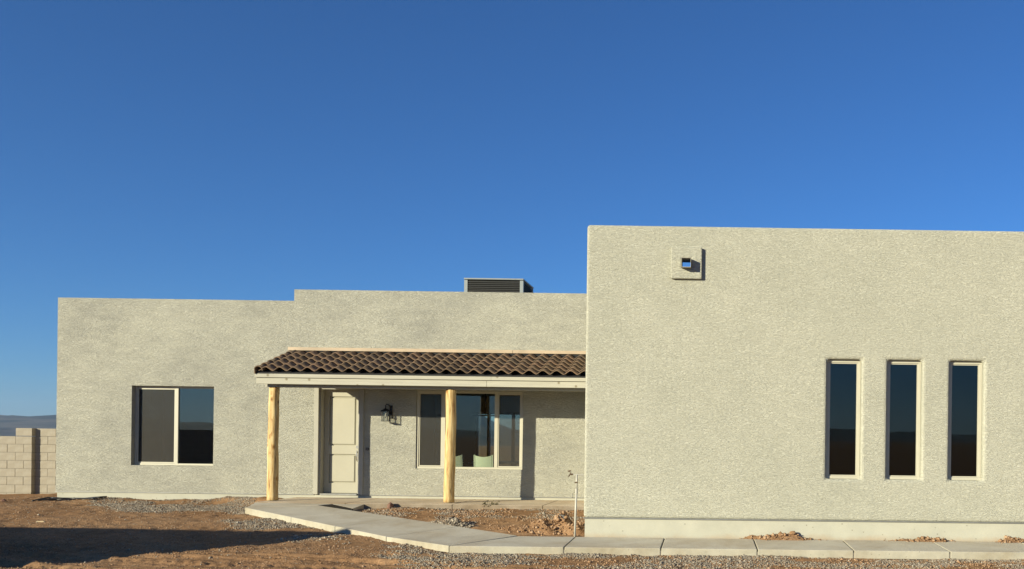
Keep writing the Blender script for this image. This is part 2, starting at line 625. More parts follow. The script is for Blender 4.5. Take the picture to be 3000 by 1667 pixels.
def ground_z(x, y, fine=True):
    z = ground_base(x, y)
    near = smooth(-9, -5, y) * smooth(14, 9, y) * smooth(-22, -16, x) * smooth(16, 12, x)
    z = z + near * (0.022 * fbm(x * 0.8, y * 1.4, 3, 3))
    # wheel ruts in the foreground, running roughly along the house
    rut = smooth(-0.6, -1.6, y + 0.10 * x + 0.35 + 0.0) * smooth(1.2, -0.8, x) * near
    s = y * 1.0 + 0.16 * x
    z = z + rut * (0.022 * (1 - 2 * np.abs(vnoise(x * 0.18, s * 2.2, 21))) + 0.020 * vnoise(x * 0.35, s * 7.5, 22) + 0.012 * vnoise(x * 0.8, s * 14.0, 23))
    # lugged tyre tracks pressed into the loose soil
    for s0, hw_, ph in ((-2.75, 0.13, 0.0), (-3.35, 0.12, 1.0), (-4.15, 0.14, 2.0), (-4.75, 0.13, 0.5)):
        d_ = (s - s0 - 0.10 * np.sin(x * 0.45 + ph)) / hw_
        band = np.exp(-d_ ** 4) * rut
        z = z + band * (-0.020 + 0.016 * np.sin(2 * math.pi * (x + 0.5 * np.abs(d_) * hw_ * 2) / 0.20))
        z = z + rut * 0.022 * np.exp(-((np.abs(d_) - 1.25) / 0.30) ** 2)
    # berms of loose soil and gravel along the wing foundation
    z = z + 0.055 * np.exp(-((x + 9.1 - 0.0) / 1.1) ** 2 - ((y - 5.0) / 0.35) ** 2)
    z = z + 0.10 * np.exp(-((x + 7.7) / 0.6) ** 2 - ((y - 4.6) / 0.5) ** 2)
    z = z + 0.08 * np.exp(-((x + 11.4) / 0.9) ** 2 - ((y - 5.0) / 0.35) ** 2)
    z = z + 0.03 * np.exp(-((x + 13.9) / 0.7) ** 2 - ((y - 6.8) / 0.4) ** 2)
    if fine:
        z = z + near * (0.012 * fbm(x * 5, y * 6, 5, 3, 0.6) + 0.006 * np.abs(vnoise(x * 19, y * 19, 9)))
    # under the house and walks the soil stays below the concrete
    house = ((x > XL - 0.02) & (y > YW - 0.02) & (y < YB + 0.2) & (x < XR + 0.5)) | ((x > -0.02) & (y > -0.02) & (y < YB + 0.2) & (x < XR + 0.5))
    z = np.where(house, np.minimum(z, -0.28), z)
    z = np.where((y > SW_Y0 - 0.03) & (y < 0.0) & (x > -0.7), np.minimum(z, -0.46), z)
    return z


def axis(lo, hi, step, far, n):
    core = np.arange(lo, hi + step / 2, step)
    out = np.geomspace(step * 2, far, n)
    return np.concatenate([lo - out[::-1], core, hi + out])


gx = axis(-15.5, 10.0, 0.042, 3500, 26)
gy = axis(-5.2, 8.6, 0.045, 3500, 26)
GX, GY = np.meshgrid(gx, gy)
GZ = ground_z(GX, GY)
# path bed: keep the soil under the slabs
_inpath = np.zeros(GX.shape, bool)


def in_poly(x, y, poly):
    c = np.zeros(np.shape(x), bool)
    j = len(poly) - 1
    for i in range(len(poly)):
        xi, yi, xj, yj = poly[i][0], poly[i][1], poly[j][0], poly[j][1]
        c ^= ((yi > y) != (yj > y)) & (x < (xj - xi) * (y - yi) / (yj - yi + 1e-12) + xi)
        j = i
    return c


_inpath = in_poly(GX, GY, [pl0, pl1, pr1, pr0])
_hole = [on_plane(px, py, -0.13, 0)[:2] for px, py in ((922, 1480), (984, 1470), (1038, 1487), (1030, 1496), (1000, 1493))]
GZ = np.where(in_poly(GX, GY, _hole), GZ - 0.26, GZ)
GZ = np.where(_inpath, np.minimum(GZ, PZ0 + PZY * GY - 0.06), GZ)
ny, nx = GX.shape
me = bpy.data.meshes.new('ground')
me.vertices.add(nx * ny)
me.vertices.foreach_set('co', np.stack([GX, GY, GZ], -1).astype(np.float32).ravel())
ii = (np.arange(ny - 1)[:, None] * nx + np.arange(nx - 1)[None, :]).ravel()
quads = np.stack([ii, ii + 1, ii + nx + 1, ii + nx], -1).astype(np.int32)
me.loops.add(quads.size)
me.loops.foreach_set('vertex_index', quads.ravel())
me.polygons.add(len(quads))
me.polygons.foreach_set('loop_start', np.arange(0, quads.size, 4, dtype=np.int32))
me.polygons.foreach_set('use_smooth', np.ones(len(quads), bool))
me.update(calc_edges=True)
me.materials.append(M['soil'])
ground = bpy.data.objects.new('ground', me)
col.objects.link(ground)
ground['kind'] = 'structure'

# ------------------------------------------------------------------ hills all round
na, nr = 360, 26
aa = np.linspace(0, 2 * math.pi, na, endpoint=False)
rr = np.linspace(0, 1, nr)
A, Rn = np.meshgrid(aa, rr)
RAD = 900 + 2600 * Rn
HX, HY = RAD * np.sin(A), RAD * np.cos(A)
back = smooth(0.2, -0.4, np.cos(A))             # behind the camera the range is nearer and higher
crest = (1.5 * (1 - back) + 0.48 * back) * (55 + 24 * fbm(A * 3.2, A * 0 + 2.0, 11, 4))
shape = np.sin(np.clip(Rn * 1.25, 0, 1) * math.pi * 0.5) ** 1.3 * smooth(1.05, 0.75, Rn)
crest = crest * (1 + 0.14 * fbm(A * 17, A * 0 + 5.0, 12, 3) + 0.11 * vnoise(A * 41, A * 0 + 3.0, 77))
ridge = 1 - np.abs(fbm(HX / 420, HY / 420, 31, 4))
HZ = -26 * smooth(0, 1, np.cos(A)) - 6 + crest * shape * (0.70 + 0.35 * ridge) + 9 * fbm(HX / 150, HY / 150, 41, 3) * smooth(0, 0.3, Rn)
vs = np.stack([HX, HY, HZ], -1).reshape(-1, 3)
fs = [(r * na + a, r * na + (a + 1) % na, (r + 1) * na + (a + 1) % na, (r + 1) * na + a) for r in range(nr - 1) for a in range(na)]
mb = MB()
mb.v = [tuple(p) for p in vs]
mb.f = fs
hills = part('hills', mb, M['hill'], smooth=True)
hills['kind'] = 'structure'

# ------------------------------------------------------------------ walks and porch slab
walk = empty('front_walk', (2.0, -0.7, -0.45), kind='structure')
jx = [1688, 1947.5, 2210, 2461, 2729]
x0j = on_plane(1688, 1571.5, SW_Z1, 0)[0]
step = 1.546
xl = on_plane(1329, 1601.4, -0.357, 0)


def sw_z(x, y):
    return SW_Z1 + (SW_Z0 - SW_Z1) * (SW_Y1 - y) / (SW_Y1 - SW_Y0)


pc = pathw[1]      # front corner where path and walk meet
pb_ = pathw[2]     # rear corner
SWF = pc[1]
jl = [x0j + step * i for i in range(0, 8)]
gap = 0.008
first = [(pc[0], SW_Y0), (jl[0] - gap, SW_Y0), (jl[0] - gap, SW_Y1), (pb_[0] + 0.012, SW_Y1)]
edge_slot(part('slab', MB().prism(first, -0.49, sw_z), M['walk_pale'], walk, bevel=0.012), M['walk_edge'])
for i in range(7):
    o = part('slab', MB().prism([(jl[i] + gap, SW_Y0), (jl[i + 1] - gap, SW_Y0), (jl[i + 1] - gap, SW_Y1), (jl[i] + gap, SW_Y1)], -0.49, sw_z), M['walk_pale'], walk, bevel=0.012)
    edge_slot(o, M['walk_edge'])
part('joint_filler', MB().box(pc[0] + 0.05, jl[7], SW_Y0 + 0.01, SW_Y1 - 0.01, -0.48, -0.395), M['mortar'], walk)

path = empty('entry_path', (-4.0, 1.0, -0.3), kind='structure')
L0, L1, R1, R0 = np.array(pl0), np.array([pc[0] - 0.004, SW_Y0]), np.array([pb_[0] + 0.004, SW_Y1]), np.array(pr0)
fr = [0, 0.27, 0.50, 0.74, 1.0]


def tp(x, y):
    return path_z(x, y) if y > 0.3 else path_z(x, y) * max(0, (y - SW_Y0) / (0.3 - SW_Y0)) + sw_z(x, y) * (1 - max(0, (y - SW_Y0) / (0.3 - SW_Y0)))


for i in range(4):
    e0, e1 = fr[i], fr[i + 1]
    g0, g1 = (0.0 if i == 0 else 0.0012), (0.0012 if i < 3 else 0.0015)
    a0, a1 = L0 + (L1 - L0) * (e0 + g0), L0 + (L1 - L0) * (e1 - g1)
    b0, b1 = R0 + (R1 - R0) * (e0 + g0), R0 + (R1 - R0) * (e1 - g1)
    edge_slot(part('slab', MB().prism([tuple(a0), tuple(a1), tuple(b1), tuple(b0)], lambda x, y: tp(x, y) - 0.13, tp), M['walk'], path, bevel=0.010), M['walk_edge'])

PSF = 3.27
porch_x0 = on_plane(757, 1470, -0.05, 0)[0]
porch = empty('porch_slab', (-4, 4.2, -0.14), kind='structure')


def ps_z(x, y):
    return -0.045 - 0.022 * (y - PSF) / (YW - PSF)


bx = [porch_x0, on_plane(1030, 1471, -0.045, 0)[0], on_y(1325, 1471, PSF)[0], on_y(1590, 1475, PSF)[0], -0.004]
for i in range(4):
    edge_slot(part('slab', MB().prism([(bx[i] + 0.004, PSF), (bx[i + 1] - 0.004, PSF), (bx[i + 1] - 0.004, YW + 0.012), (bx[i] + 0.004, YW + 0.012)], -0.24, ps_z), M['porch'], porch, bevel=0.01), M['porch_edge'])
# landing that ties the path to the porch; a dark fill paints the shaded gap on its right
q = [on_plane(px, py, PZ0, PZY)[:2] for px, py in ((930, 1480), (985, 1471.5))]
land = [(pl0[0] + 0.03, pl0[1] + 0.012), (pr0[0] - 0.0, pr0[1] + 0.012), (float(q[1][0]), PSF - 0.008), (porch_x0 + 0.02, PSF - 0.008)]
q2 = [on_plane(px, py, PZ0, PZY)[:2] for px, py in ((985, 1471.5), (1034, 1489), (1036, 1495), (931, 1481.5))]
tri = [(float(q2[0][0]) + 0.012, PSF - 0.008), (float(q2[1][0]), float(q2[1][1])), (float(q2[1][0]) + 0.02, PSF - 0.008)]
part('landing', MB().prism(tri, lambda x, y: path_z(x, y) - 0.13, lambda x, y: path_z(x, y) - 0.003), M['walk'], path)
part('hole_shade_fill', MB().prism([tuple(map(float, q2[3])), tuple(map(float, q2[2])), tuple(map(float, q2[1])), tuple(map(float, q2[0]))], -0.45, lambda x, y: path_z(x, y) - 0.006), M['hole_shade'], path)  # flush dark sheet, the hole's shade put into its colour
part('landing', MB().prism([tuple(map(float, p)) for p in land], lambda x, y: path_z(x, y) - 0.13, lambda x, y: path_z(x, y) + 0.002), M['walk'], path, bevel=0.008)

# ------------------------------------------------------------------ house
house = empty('house', (-1.0, 6.0, -0.3), 'flat roofed tan stucco house with tiled porch and tall right block', 'house')


def rect(c, y):
    """opening from pixel corners: tl, tr, bl, br -> x0,x1,z0,z1"""
    p = [on_y(*a, y) for a in c]
    return (p[0][0] + p[2][0]) / 2, (p[1][0] + p[3][0]) / 2, (p[2][2] + p[3][2]) / 2, (p[0][2] + p[1][2]) / 2


# openings
WB = []
for c in ([(2422.3, 1053.5), (2522.3, 1056), (2417.6, 1403.5), (2518.2, 1401)],
          [(2597.5, 1054.6), (2699, 1057.5), (2594, 1405.5), (2695, 1404)],
          [(2779.2, 1056), (2878.3, 1059.7), (2774.5, 1408.8), (2873.6, 1407.2)]):
    WB.append(rect(c, 0.115))
zt = sum(q[3] for q in WB) / 3
zb = sum(q[2] for q in WB) / 3
WB = [(q[0], q[1], zb, zt) for q in WB]
RW = 0.13
WLF = rect([(403.5, 1130), (638.7, 1133.7), (398, 1362.5), (629.9, 1364.8)], YW + RW)
opl = (on_y(386.4, 1125, YW)[0] + on_y(380.4, 1363, YW)[0]) / 2
WLF = (opl + 0.012, WLF[1], WLF[2], WLF[3])
WC = rect([(1220.8, 1143.2), (1534, 1148.9), (1218.9, 1373.4), (1530.2, 1376.2)], YW + 0.03)
DX0, DX1, DZ1 = on_y(933, 1300, YW)[0], on_y(1052, 1300, YW)[0] + 0.01, 2.47
DRY = YW + 0.20

# scupper opening through the block parapet
SC = [on_y(1966.5, 725.4, 0), on_y(2056, 819, 0)]
scx, scz = (SC[0][0] + SC[1][0]) / 2, (SC[0][2] + SC[1][2]) / 2
sw = 0.088

T = 0.24


def wall_of(name, x0, x1, z0, ztop, y0, y1, holes, mat, bevel=0.035, topf=None):
    xs = sorted(set([x0, x1] + [h[0] for h in holes] + [h[1] for h in holes] + ([XS] if topf else [])))
    zs = sorted(set([z0, ztop] + [h[2] for h in holes] + [h[3] for h in holes] + ([Z_LEFT] if topf else [])))

    def filled(x, z):
        if topf and not topf(x, z):
            return False
        return not any(h[0] < x < h[1] and h[2] < z < h[3] for h in holes)
    return part(name, slab_wall(xs, zs, y0, y1, filled), mat, house, bevel=bevel, segs=3)


wall_of('block_front_wall', 0, XR, 0, Z_BLOCK, 0, T, [(a, b, c_, d) for a, b, c_, d in WB] + [(scx - sw, scx + sw, scz - sw, scz + sw)], M['stucco'], bevel=0.055)
TW = 0.17
wall_of('wing_front_wall', XL, -0.002, 0, Z_MID, YW, YW + TW,
        [WLF, WC, (DX0, DX1, 0, DZ1)], M['stucco_grey'], topf=lambda x, z: x > XS or z < Z_LEFT)


def side_wall(name, x0, x1, y0, y1, z0, z1, mat, holes=()):
    return part(name, MB().box(x0, x1, y0, y1, z0, z1), mat, house, bevel=0.03)


side_wall('wing_side_wall', XL, XL + T, YW + TW, YB, 0, Z_LEFT, M['stucco_grey'])
side_wall('block_side_wall', 0.0, T, T, YB, 0, Z_BLOCK, M['stucco'])
side_wall('block_far_wall', XR - T, XR, T, YB, 0, Z_BLOCK, M['stucco'])
side_wall('step_parapet', XS, XS + T, YW + T, YB, Z_LEFT - 0.3, Z_MID, M['stucco_grey'])
# rear wall with a glazed door seen through the front window
RD = (-5.34, -3.55, 0.02, 2.15)
xs = [XL + T, RD[0], RD[1], XR - T]
wall_of('rear_wall', XL + T, XR - T, 0, 4.4, YB - T, YB, [RD], M['stucco'])
part('roof_deck', MB().box(XL + T, XS, YW + T, YB - T, 3.75, 3.9), M['roofing'], house)
part('roof_deck', MB().box(XS + T, 0, YW + T, YB - T, 3.85, 4.0), M['roofing'], house)
part('roof_deck', MB().box(T, XR - T, T, YB - T, 3.95, 4.1), M['roofing'], house)
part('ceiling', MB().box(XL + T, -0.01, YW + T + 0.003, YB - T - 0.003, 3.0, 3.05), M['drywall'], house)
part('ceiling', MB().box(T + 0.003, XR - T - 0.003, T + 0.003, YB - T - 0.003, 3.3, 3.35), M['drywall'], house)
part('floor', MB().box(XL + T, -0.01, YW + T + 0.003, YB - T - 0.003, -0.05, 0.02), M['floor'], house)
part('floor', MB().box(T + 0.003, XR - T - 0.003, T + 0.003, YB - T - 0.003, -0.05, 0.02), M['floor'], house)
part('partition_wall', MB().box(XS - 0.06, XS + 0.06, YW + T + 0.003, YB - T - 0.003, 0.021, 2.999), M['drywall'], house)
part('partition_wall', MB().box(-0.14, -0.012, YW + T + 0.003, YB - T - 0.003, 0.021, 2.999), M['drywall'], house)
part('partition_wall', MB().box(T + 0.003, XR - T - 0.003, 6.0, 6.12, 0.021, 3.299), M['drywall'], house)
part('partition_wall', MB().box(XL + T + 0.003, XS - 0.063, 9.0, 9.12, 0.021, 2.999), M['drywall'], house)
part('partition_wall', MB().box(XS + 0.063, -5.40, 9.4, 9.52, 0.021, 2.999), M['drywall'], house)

# foundation, set back behind the stucco, with the metal weep screed between them
part('foundation', MB().box(0.022, XR - 0.02, 0.022, 0.2, -0.6, -0.012), M['foundation'], house)
part('foundation', MB().box(0.022, 0.2, 0.2, YW, -0.6, -0.012), M['foundation'], house)
part('foundation', MB().box(XL + 0.022, 0.018, YW + 0.022, YW + 0.22, -0.6, -0.012), M['foundation'], house)
part('foundation', MB().box(XL + 0.022, XL + 0.2, YW + 0.22, YB, -0.6, -0.012), M['foundation'], house)
part('weep_screed', MB().box(-0.004, XR, -0.006, 0.03, -0.012, 0.004), M['galv'], house)
part('weep_screed', MB().box(XL - 0.004, DX0 - 0.10, YW - 0.006, YW + 0.03, -0.012, 0.004), M['galv'], house)
part('weep_screed', MB().box(DX1 + 0.10, -0.004, YW - 0.006, YW + 0.03, -0.012, 0.004), M['galv'], house)


def ring_boxes(x0, x1, z0, z1, b, y0, y1):
    m = MB()
    m.box(x0, x1, y0, y1, z0, z0 + b)
    m.box(x0, x1, y0, y1, z1 - b, z1)
    m.box(x0, x0 + b, y0, y1, z0 + b, z1 - b)
    m.box(x1 - b, x1, y0, y1, z0 + b, z1 - b)
    return m


def pane(parent, x0, x1, z0, z1, y, mat):
    return part('pane', MB().box(x0, x1, y, y + 0.006, z0, z1), mat, parent)


# tall narrow windows of the block
for q in WB:
    a, b, c_, d = q
    wdw = part('window', ring_boxes(a + 0.002, b - 0.002, c_ + 0.002, d - 0.002, 0.05, 0.115, 0.18), M['vinyl'], house, bevel=0.004)
    part('glazing_bead', ring_boxes(a + 0.054, b - 0.054, c_ + 0.054, d - 0.054, 0.016, 0.132, 0.16), M['vinyl'], wdw)
    pane(wdw, a + 0.056, b - 0.056, c_ + 0.056, d - 0.056, 0.145, M['glass_dark'])

# sliding window of the left wing
a, b, c_, d = WLF
yw = YW + RW
wdw = part('window', ring_boxes(a + 0.002, b - 0.002, c_ + 0.002, d - 0.002, 0.045, yw, yw + 0.09), M['vinyl'], house, bevel=0.004)
xm = on_y(517, 1250, yw)[0]
part('mullion', MB().box(xm - 0.032, xm + 0.032, yw + 0.004, yw + 0.07, c_ + 0.047, d - 0.047), M['vinyl'], wdw)
pane(wdw, a + 0.047, xm - 0.032, c_ + 0.047, d - 0.047, yw + 0.05, M['glass'])
pane(wdw, xm + 0.032, b - 0.047, c_ + 0.047, d - 0.047, yw + 0.035, M['glass_coated'])
part('screen', MB().box(a + 0.075, xm - 0.034, yw + 0.022, yw + 0.0235, c_ + 0.075, d - 0.075), M['screen'], wdw)
part('screen_frame', ring_boxes(a + 0.05, xm - 0.033, c_ + 0.05, d - 0.05, 0.026, yw + 0.012, yw + 0.028), M['vinyl'], wdw)

# triple window of the entry
a, b, c_, d = WC
yw = YW + 0.03
wdw = part('window', ring_boxes(a + 0.002, b - 0.002, c_ + 0.002, d - 0.002, 0.05, yw, yw + 0.10), M['vinyl'], house, bevel=0.004)
m1 = on_y(1200 + 527 / 5.3, 1250, yw)[0]
m2 = on_y(1200 + 1343 / 5.3, 1250, yw)[0]
for xm in (m1, m2):
    part('mullion', MB().box(xm - 0.038, xm + 0.038, yw + 0.003, yw + 0.08, c_ + 0.052, d - 0.052), M['vinyl'], wdw)
pane(wdw, a + 0.052, m1 - 0.038, c_ + 0.052, d - 0.052, yw + 0.055, M['glass'])
pane(wdw, m1 + 0.038, m2 - 0.038, c_ + 0.052, d - 0.052, yw + 0.045, M['glass'])
pane(wdw, m2 + 0.038, b - 0.052, c_ + 0.052, d - 0.052, yw + 0.055, M['glass'])
for s0, s1 in ((a + 0.055, m1 - 0.04), (m2 + 0.04, b - 0.055)):
    part('screen', MB().box(s0 + 0.022, s1 - 0.022, yw + 0.026, yw + 0.0275, c_ + 0.078, d - 0.078), M['screen'], wdw)
    part('screen_frame', ring_boxes(s0, s1, c_ + 0.055, d - 0.055, 0.024, yw + 0.016, yw + 0.034), M['vinyl'], wdw)

# rear glazed door
rd = part('rear_door', ring_boxes(RD[0] + 0.002, RD[1] - 0.002, RD[2] + 0.002, RD[3] - 0.002, 0.06, YB - 0.2, YB - 0.1), M['black'], house)
for xm in (-4.94, -4.15):
    part('mullion', MB().box(xm - 0.05, xm + 0.05, YB - 0.195, YB - 0.11, RD[2] + 0.06, RD[3] - 0.06), M['black'], rd)
pane(rd, RD[0] + 0.06, RD[1] - 0.06, RD[2] + 0.06, RD[3] - 0.06, YB - 0.145, M['glass'])

# entry door
dr = part('door', slab_wall([DX0 + 0.045, DX0 + 0.16, DX1 - 0.16, DX1 - 0.045], [0.025, 0.26, 0.93, 1.13, 2.27, DZ1 - 0.04], DRY, DRY + 0.045,
                            lambda x, z: not (DX0 + 0.16 < x < DX1 - 0.16 and (0.26 < z < 0.93 or 1.13 < z < 2.27))), M['door'], house, bevel=0.006)
for z0, z1 in ((0.26, 0.93), (1.13, 2.27)):
    p = MB().box(DX0 + 0.158, DX1 - 0.158, DRY + 0.032, DRY + 0.042, z0 - 0.002, z1 + 0.002)
    pn = part('panel', p, M['door'], dr)
    x0, x1 = DX0 + 0.20, DX1 - 0.20
    f = MB()
    f.add([(x0 - 0.03, DRY + 0.032, z0 + 0.012), (x1 + 0.03, DRY + 0.032, z0 + 0.012), (x1 + 0.03, DRY + 0.032, z1 - 0.012), (x0 - 0.03, DRY + 0.032, z1 - 0.012),
           (x0, DRY + 0.006, z0 + 0.042), (x1, DRY + 0.006, z0 + 0.042), (x1, DRY + 0.006, z1 - 0.042), (x0, DRY + 0.006, z1 - 0.042)],
          [(4, 5, 6, 7), (0, 1, 5, 4), (1, 2, 6, 5), (2, 3, 7, 6), (3, 0, 4, 7)])
    part('raised_field', f, M['door'], dr)
hx = DX1 - 0.12
hnd = MB()
hnd.box(hx - 0.025, hx + 0.025, DRY - 0.012, DRY + 0.001, 0.80, 1.02)
hnd.tube([(hx, DRY - 0.01, 0.99), (hx, DRY - 0.055, 0.97), (hx, DRY - 0.06, 0.88), (hx, DRY - 0.05, 0.80), (hx, DRY - 0.01, 0.77)], [0.012, 0.012, 0.013, 0.011, 0.010], 8)
part('handle', hnd, M['nickel'], dr)
part('deadbolt', MB().tube([(hx, DRY + 0.001, 1.10), (hx, DRY - 0.02, 1.10)], 0.032, 14), M['nickel'], dr)
jb = MB()
jb.box(DX0 + 0.001, DX0 + 0.043, YW + 0.02, YW + 0.26, 0.0, DZ1 - 0.001)
jb.box(DX1 - 0.043, DX1 - 0.001, YW + 0.02, YW + 0.26, 0.0, DZ1 - 0.001)
jb.box(DX0 + 0.043, DX1 - 0.043, YW + 0.02, YW + 0.26, DZ1 - 0.038, DZ1 - 0.001)
part('door_jamb', jb, M['trim'], house)
cs = MB()
cs.box(DX0 - 0.095, DX0 + 0.004, YW - 0.032, YW + 0.03, 0.0, DZ1 + 0.09)
cs.box(DX1 - 0.004, DX1 + 0.095, YW - 0.032, YW + 0.03, 0.0, DZ1 + 0.09)
cs.box(DX0 + 0.004, DX1 - 0.004, YW - 0.030, YW + 0.03, DZ1 - 0.006, DZ1 + 0.09)
part('door_casing', cs, M['trim'], house, bevel=0.006)
part('threshold', MB().box(DX0 + 0.045, DX1 - 0.045, YW - 0.005, DRY + 0.06, -0.011, 0.022), M['galv'], house)

# scupper: stucco surround and a metal tube that shows the sky
surround = part('scupper', slab_wall([SC[0][0], scx - sw, scx + sw, SC[1][0]], [SC[1][2], scz - sw, scz + sw, SC[0][2]], -0.075, -0.001,
                                     lambda x, z: not (abs(x - scx) < sw and abs(z - scz) < sw)), M['stucco'], house, bevel=0.02)
tz, ty0, ty1 = -0.022, -0.235, 0.30
tb = MB()
for (xa, xb, za, zb_) in ((-sw + .006, sw - .006, -sw + .006, -sw + .012), (-sw + .006, sw - .006, sw - .012, sw - .006), (-sw + .006, -sw + .012, -sw + .012, sw - .012), (sw - .012, sw - .006, -sw + .012, sw - .012)):
    vs = []
    for y, dz in ((ty0, tz), (ty1, 0.0)):
        vs += [(scx + xa, y, scz + za + dz), (scx + xb, y, scz + za + dz), (scx + xb, y, scz + zb_ + dz), (scx + xa, y, scz + zb_ + dz)]
    tb.add(vs, [(0, 1, 2, 3), (4, 7, 6, 5), (0, 4, 5, 1), (1, 5, 6, 2), (2, 6, 7, 3), (3, 7, 4, 0)])
part('spout', tb, M['trim'], surround)

# ------------------------------------------------------------------ porch roof
ez = on_y(1000, 1098, YF)[2]                     # top of the drip strip
bz = on_y(1425, 1133, YF)[2]                     # underside of the beam
gz0 = on_y(1000, 1108.5, YF)[2]                  # seam between strip and board
xf0 = on_y(751, 1100, YF)[0]
xb0 = on_y(790, 1123, YF)[0]
xsplit = on_y(1425.7, 1120, YF)[0]
beam_y0 = YF + 0.19
xb0 = on_y(777, 1128, beam_y0)[0]
bzb = on_y(1425, 1142, beam_y0)[2]               # underside of the beam, lower than the fascia
prf = part('porch_roof', MB().box(xb0, -0.004, beam_y0, beam_y0 + 0.19, bzb, ez - 0.004), M['trim'], house)
part('fascia_board', MB().box(xf0, xsplit - 0.002, YF, YF + 0.047, bz, gz0 - 0.003), M['fascia'], prf, bevel=0.004)
part('fascia_board', MB().box(xsplit + 0.002, -0.004, YF, YF + 0.047, bz, gz0 - 0.003), M['fascia'], prf, bevel=0.004)
xg = on_y(1440, 1110, YF)[0]
part('drip_edge', MB().box(xf0 - 0.02, xg - 0.001, YF - 0.035, YF + 0.05, gz0, ez), M['fascia'], prf, bevel=0.004)
part('drip_edge', MB().box(xg + 0.001, -0.004, YF - 0.035, YF + 0.05, gz0, ez), M['fascia'], prf, bevel=0.004)
zwall = on_y(1100, 1030, YW)[2] - 0.115
SL = math.atan2(zwall - ez, YW - (YF - 0.05))
SLEN = (YW - 0.03 - (YF - 0.06)) / math.cos(SL)
# deck under the tiles
e0 = (YF - 0.03, ez + 0.004)
deck = MB().add([(xf0 - 0.02, YF - 0.03, ez + 0.002), (-0.004, YF - 0.03, ez + 0.002), (-0.004, YW - 0.004, ez + 0.002 + math.tan(SL) * (YW - YF + 0.026)), (xf0 - 0.02, YW - 0.004, ez + 0.002 + math.tan(SL) * (YW - YF + 0.026)),
                 (xf0 - 0.02, YF - 0.03, ez + 0.03), (-0.004, YF - 0.03, ez + 0.03), (-0.004, YW - 0.004, ez + 0.03 + math.tan(SL) * (YW - YF + 0.026)), (xf0 - 0.02, YW - 0.004, ez + 0.03 + math.tan(SL) * (YW - YF + 0.026))],
                [(0, 3, 2, 1), (4, 5, 6, 7), (0, 1, 5, 4), (1, 2, 6, 5), (2, 3, 7, 6), (3, 0, 4, 7)])
part('roof_sheathing', deck, M['underlay'], prf)
rt_ = math.tan(SL)
part('rake_board', MB().add([(xf0 + 0.03, YF + 0.05, ez - 0.09), (xf0 + 0.03, YW - 0.004, ez - 0.09 + rt_ * (YW - YF - 0.05)), (xf0 + 0.03, YW - 0.004, ez + rt_ * (YW - YF - 0.05)), (xf0 + 0.03, YF + 0.05, ez),
                            (xf0 + 0.07, YF + 0.05, ez - 0.09), (xf0 + 0.07, YW - 0.004, ez - 0.09 + rt_ * (YW - YF - 0.05)), (xf0 + 0.07, YW - 0.004, ez + rt_ * (YW - YF - 0.05)), (xf0 + 0.07, YF + 0.05, ez)],
                           [(0, 1, 2, 3), (4, 7, 6, 5), (0, 4, 5, 1), (1, 5, 6, 2), (2, 6, 7, 3), (3, 7, 4, 0)]), M['trim'], prf)
NC = 6
PITCHX = 40.3 / (F / (YF - 0.05 - CAM[1]))
EXPO = (SLEN - 0.02) / NC
TL = EXPO + 0.055
TH = 0.080


def prof(u):
    """S profile over one pitch, u in 0..1: pan then barrel"""
    return TH * (0.5 - 0.5 * math.cos(2 * math.pi * u)) ** 0.85


def tile_mesh(name, length, n=18, th=0.016, u0=0.0, u1=1.06):
    b = MB()
    vs, fs = [], []
    for j, yy in enumerate((0, length)):
        for k in range(n + 1):
            u = u0 + (u1 - u0) * k / n
            vs.append((u * PITCHX, yy, prof(u) + th))
            vs.append((u * PITCHX, yy, prof(u)))
    m_ = 2 * (n + 1)
    for k in range(n):
        a = 2 * k
        fs.append((a, a + 2, a + 2 + m_, a + m_))
        fs.append((a + 1, a + 1 + m_, a + 3 + m_, a + 3))
        fs.append((a, a + 1, a + 3, a + 2))
        fs.append((a + m_, a + 2 + m_, a + 3 + m_, a + 1 + m_))
    fs.append((0, m_, m_ + 1, 1))
    fs.append((2 * n, 2 * n + 1, 2 * n + 1 + m_, 2 * n + m_))
    b.add(vs, fs)
    me = b.mesh(name, M['tile'])
    me.polygons.foreach_set('use_smooth', [len(p.vertices) == 4 and abs(p.normal.y) < 0.5 for p in me.polygons])
    return me


tmesh = tile_mesh('roof_tile', TL)
tilt = math.atan2(0.032, TL)
xt0 = on_y(720 + 300 / 7.95, 1090, YF - 0.08)[0]     # first pan left
cols = int(math.ceil((0 - xt0) / PITCHX))
tlast = None
for r in range(NC):
    for c in range(cols):
        x = xt0 + c * PITCHX
        if x + 1.06 * PITCHX > -0.006:
            u = (-0.006 - x) / PITCHX
            if u < 0.12:
                continue
            if tlast is None:
                tlast = tile_mesh('roof_tile_cut', TL, 18, 0.016, 0.0, u)
            mesh = tlast
        else:
            mesh = tmesh
        s = r * EXPO
        y = YF - 0.075 + s * math.cos(SL)
        z = ez + 0.028 + s * math.sin(SL) + 0.030 * math.cos(SL)
        jit = random.uniform(-0.004, 0.004)
        piece('roof_tile', mesh, prf, (x + random.uniform(-0.003, 0.003), y + jit, z + random.uniform(-0.002, 0.002)), (SL - tilt + random.uniform(-0.006, 0.006), 0, random.uniform(-0.006, 0.006)))


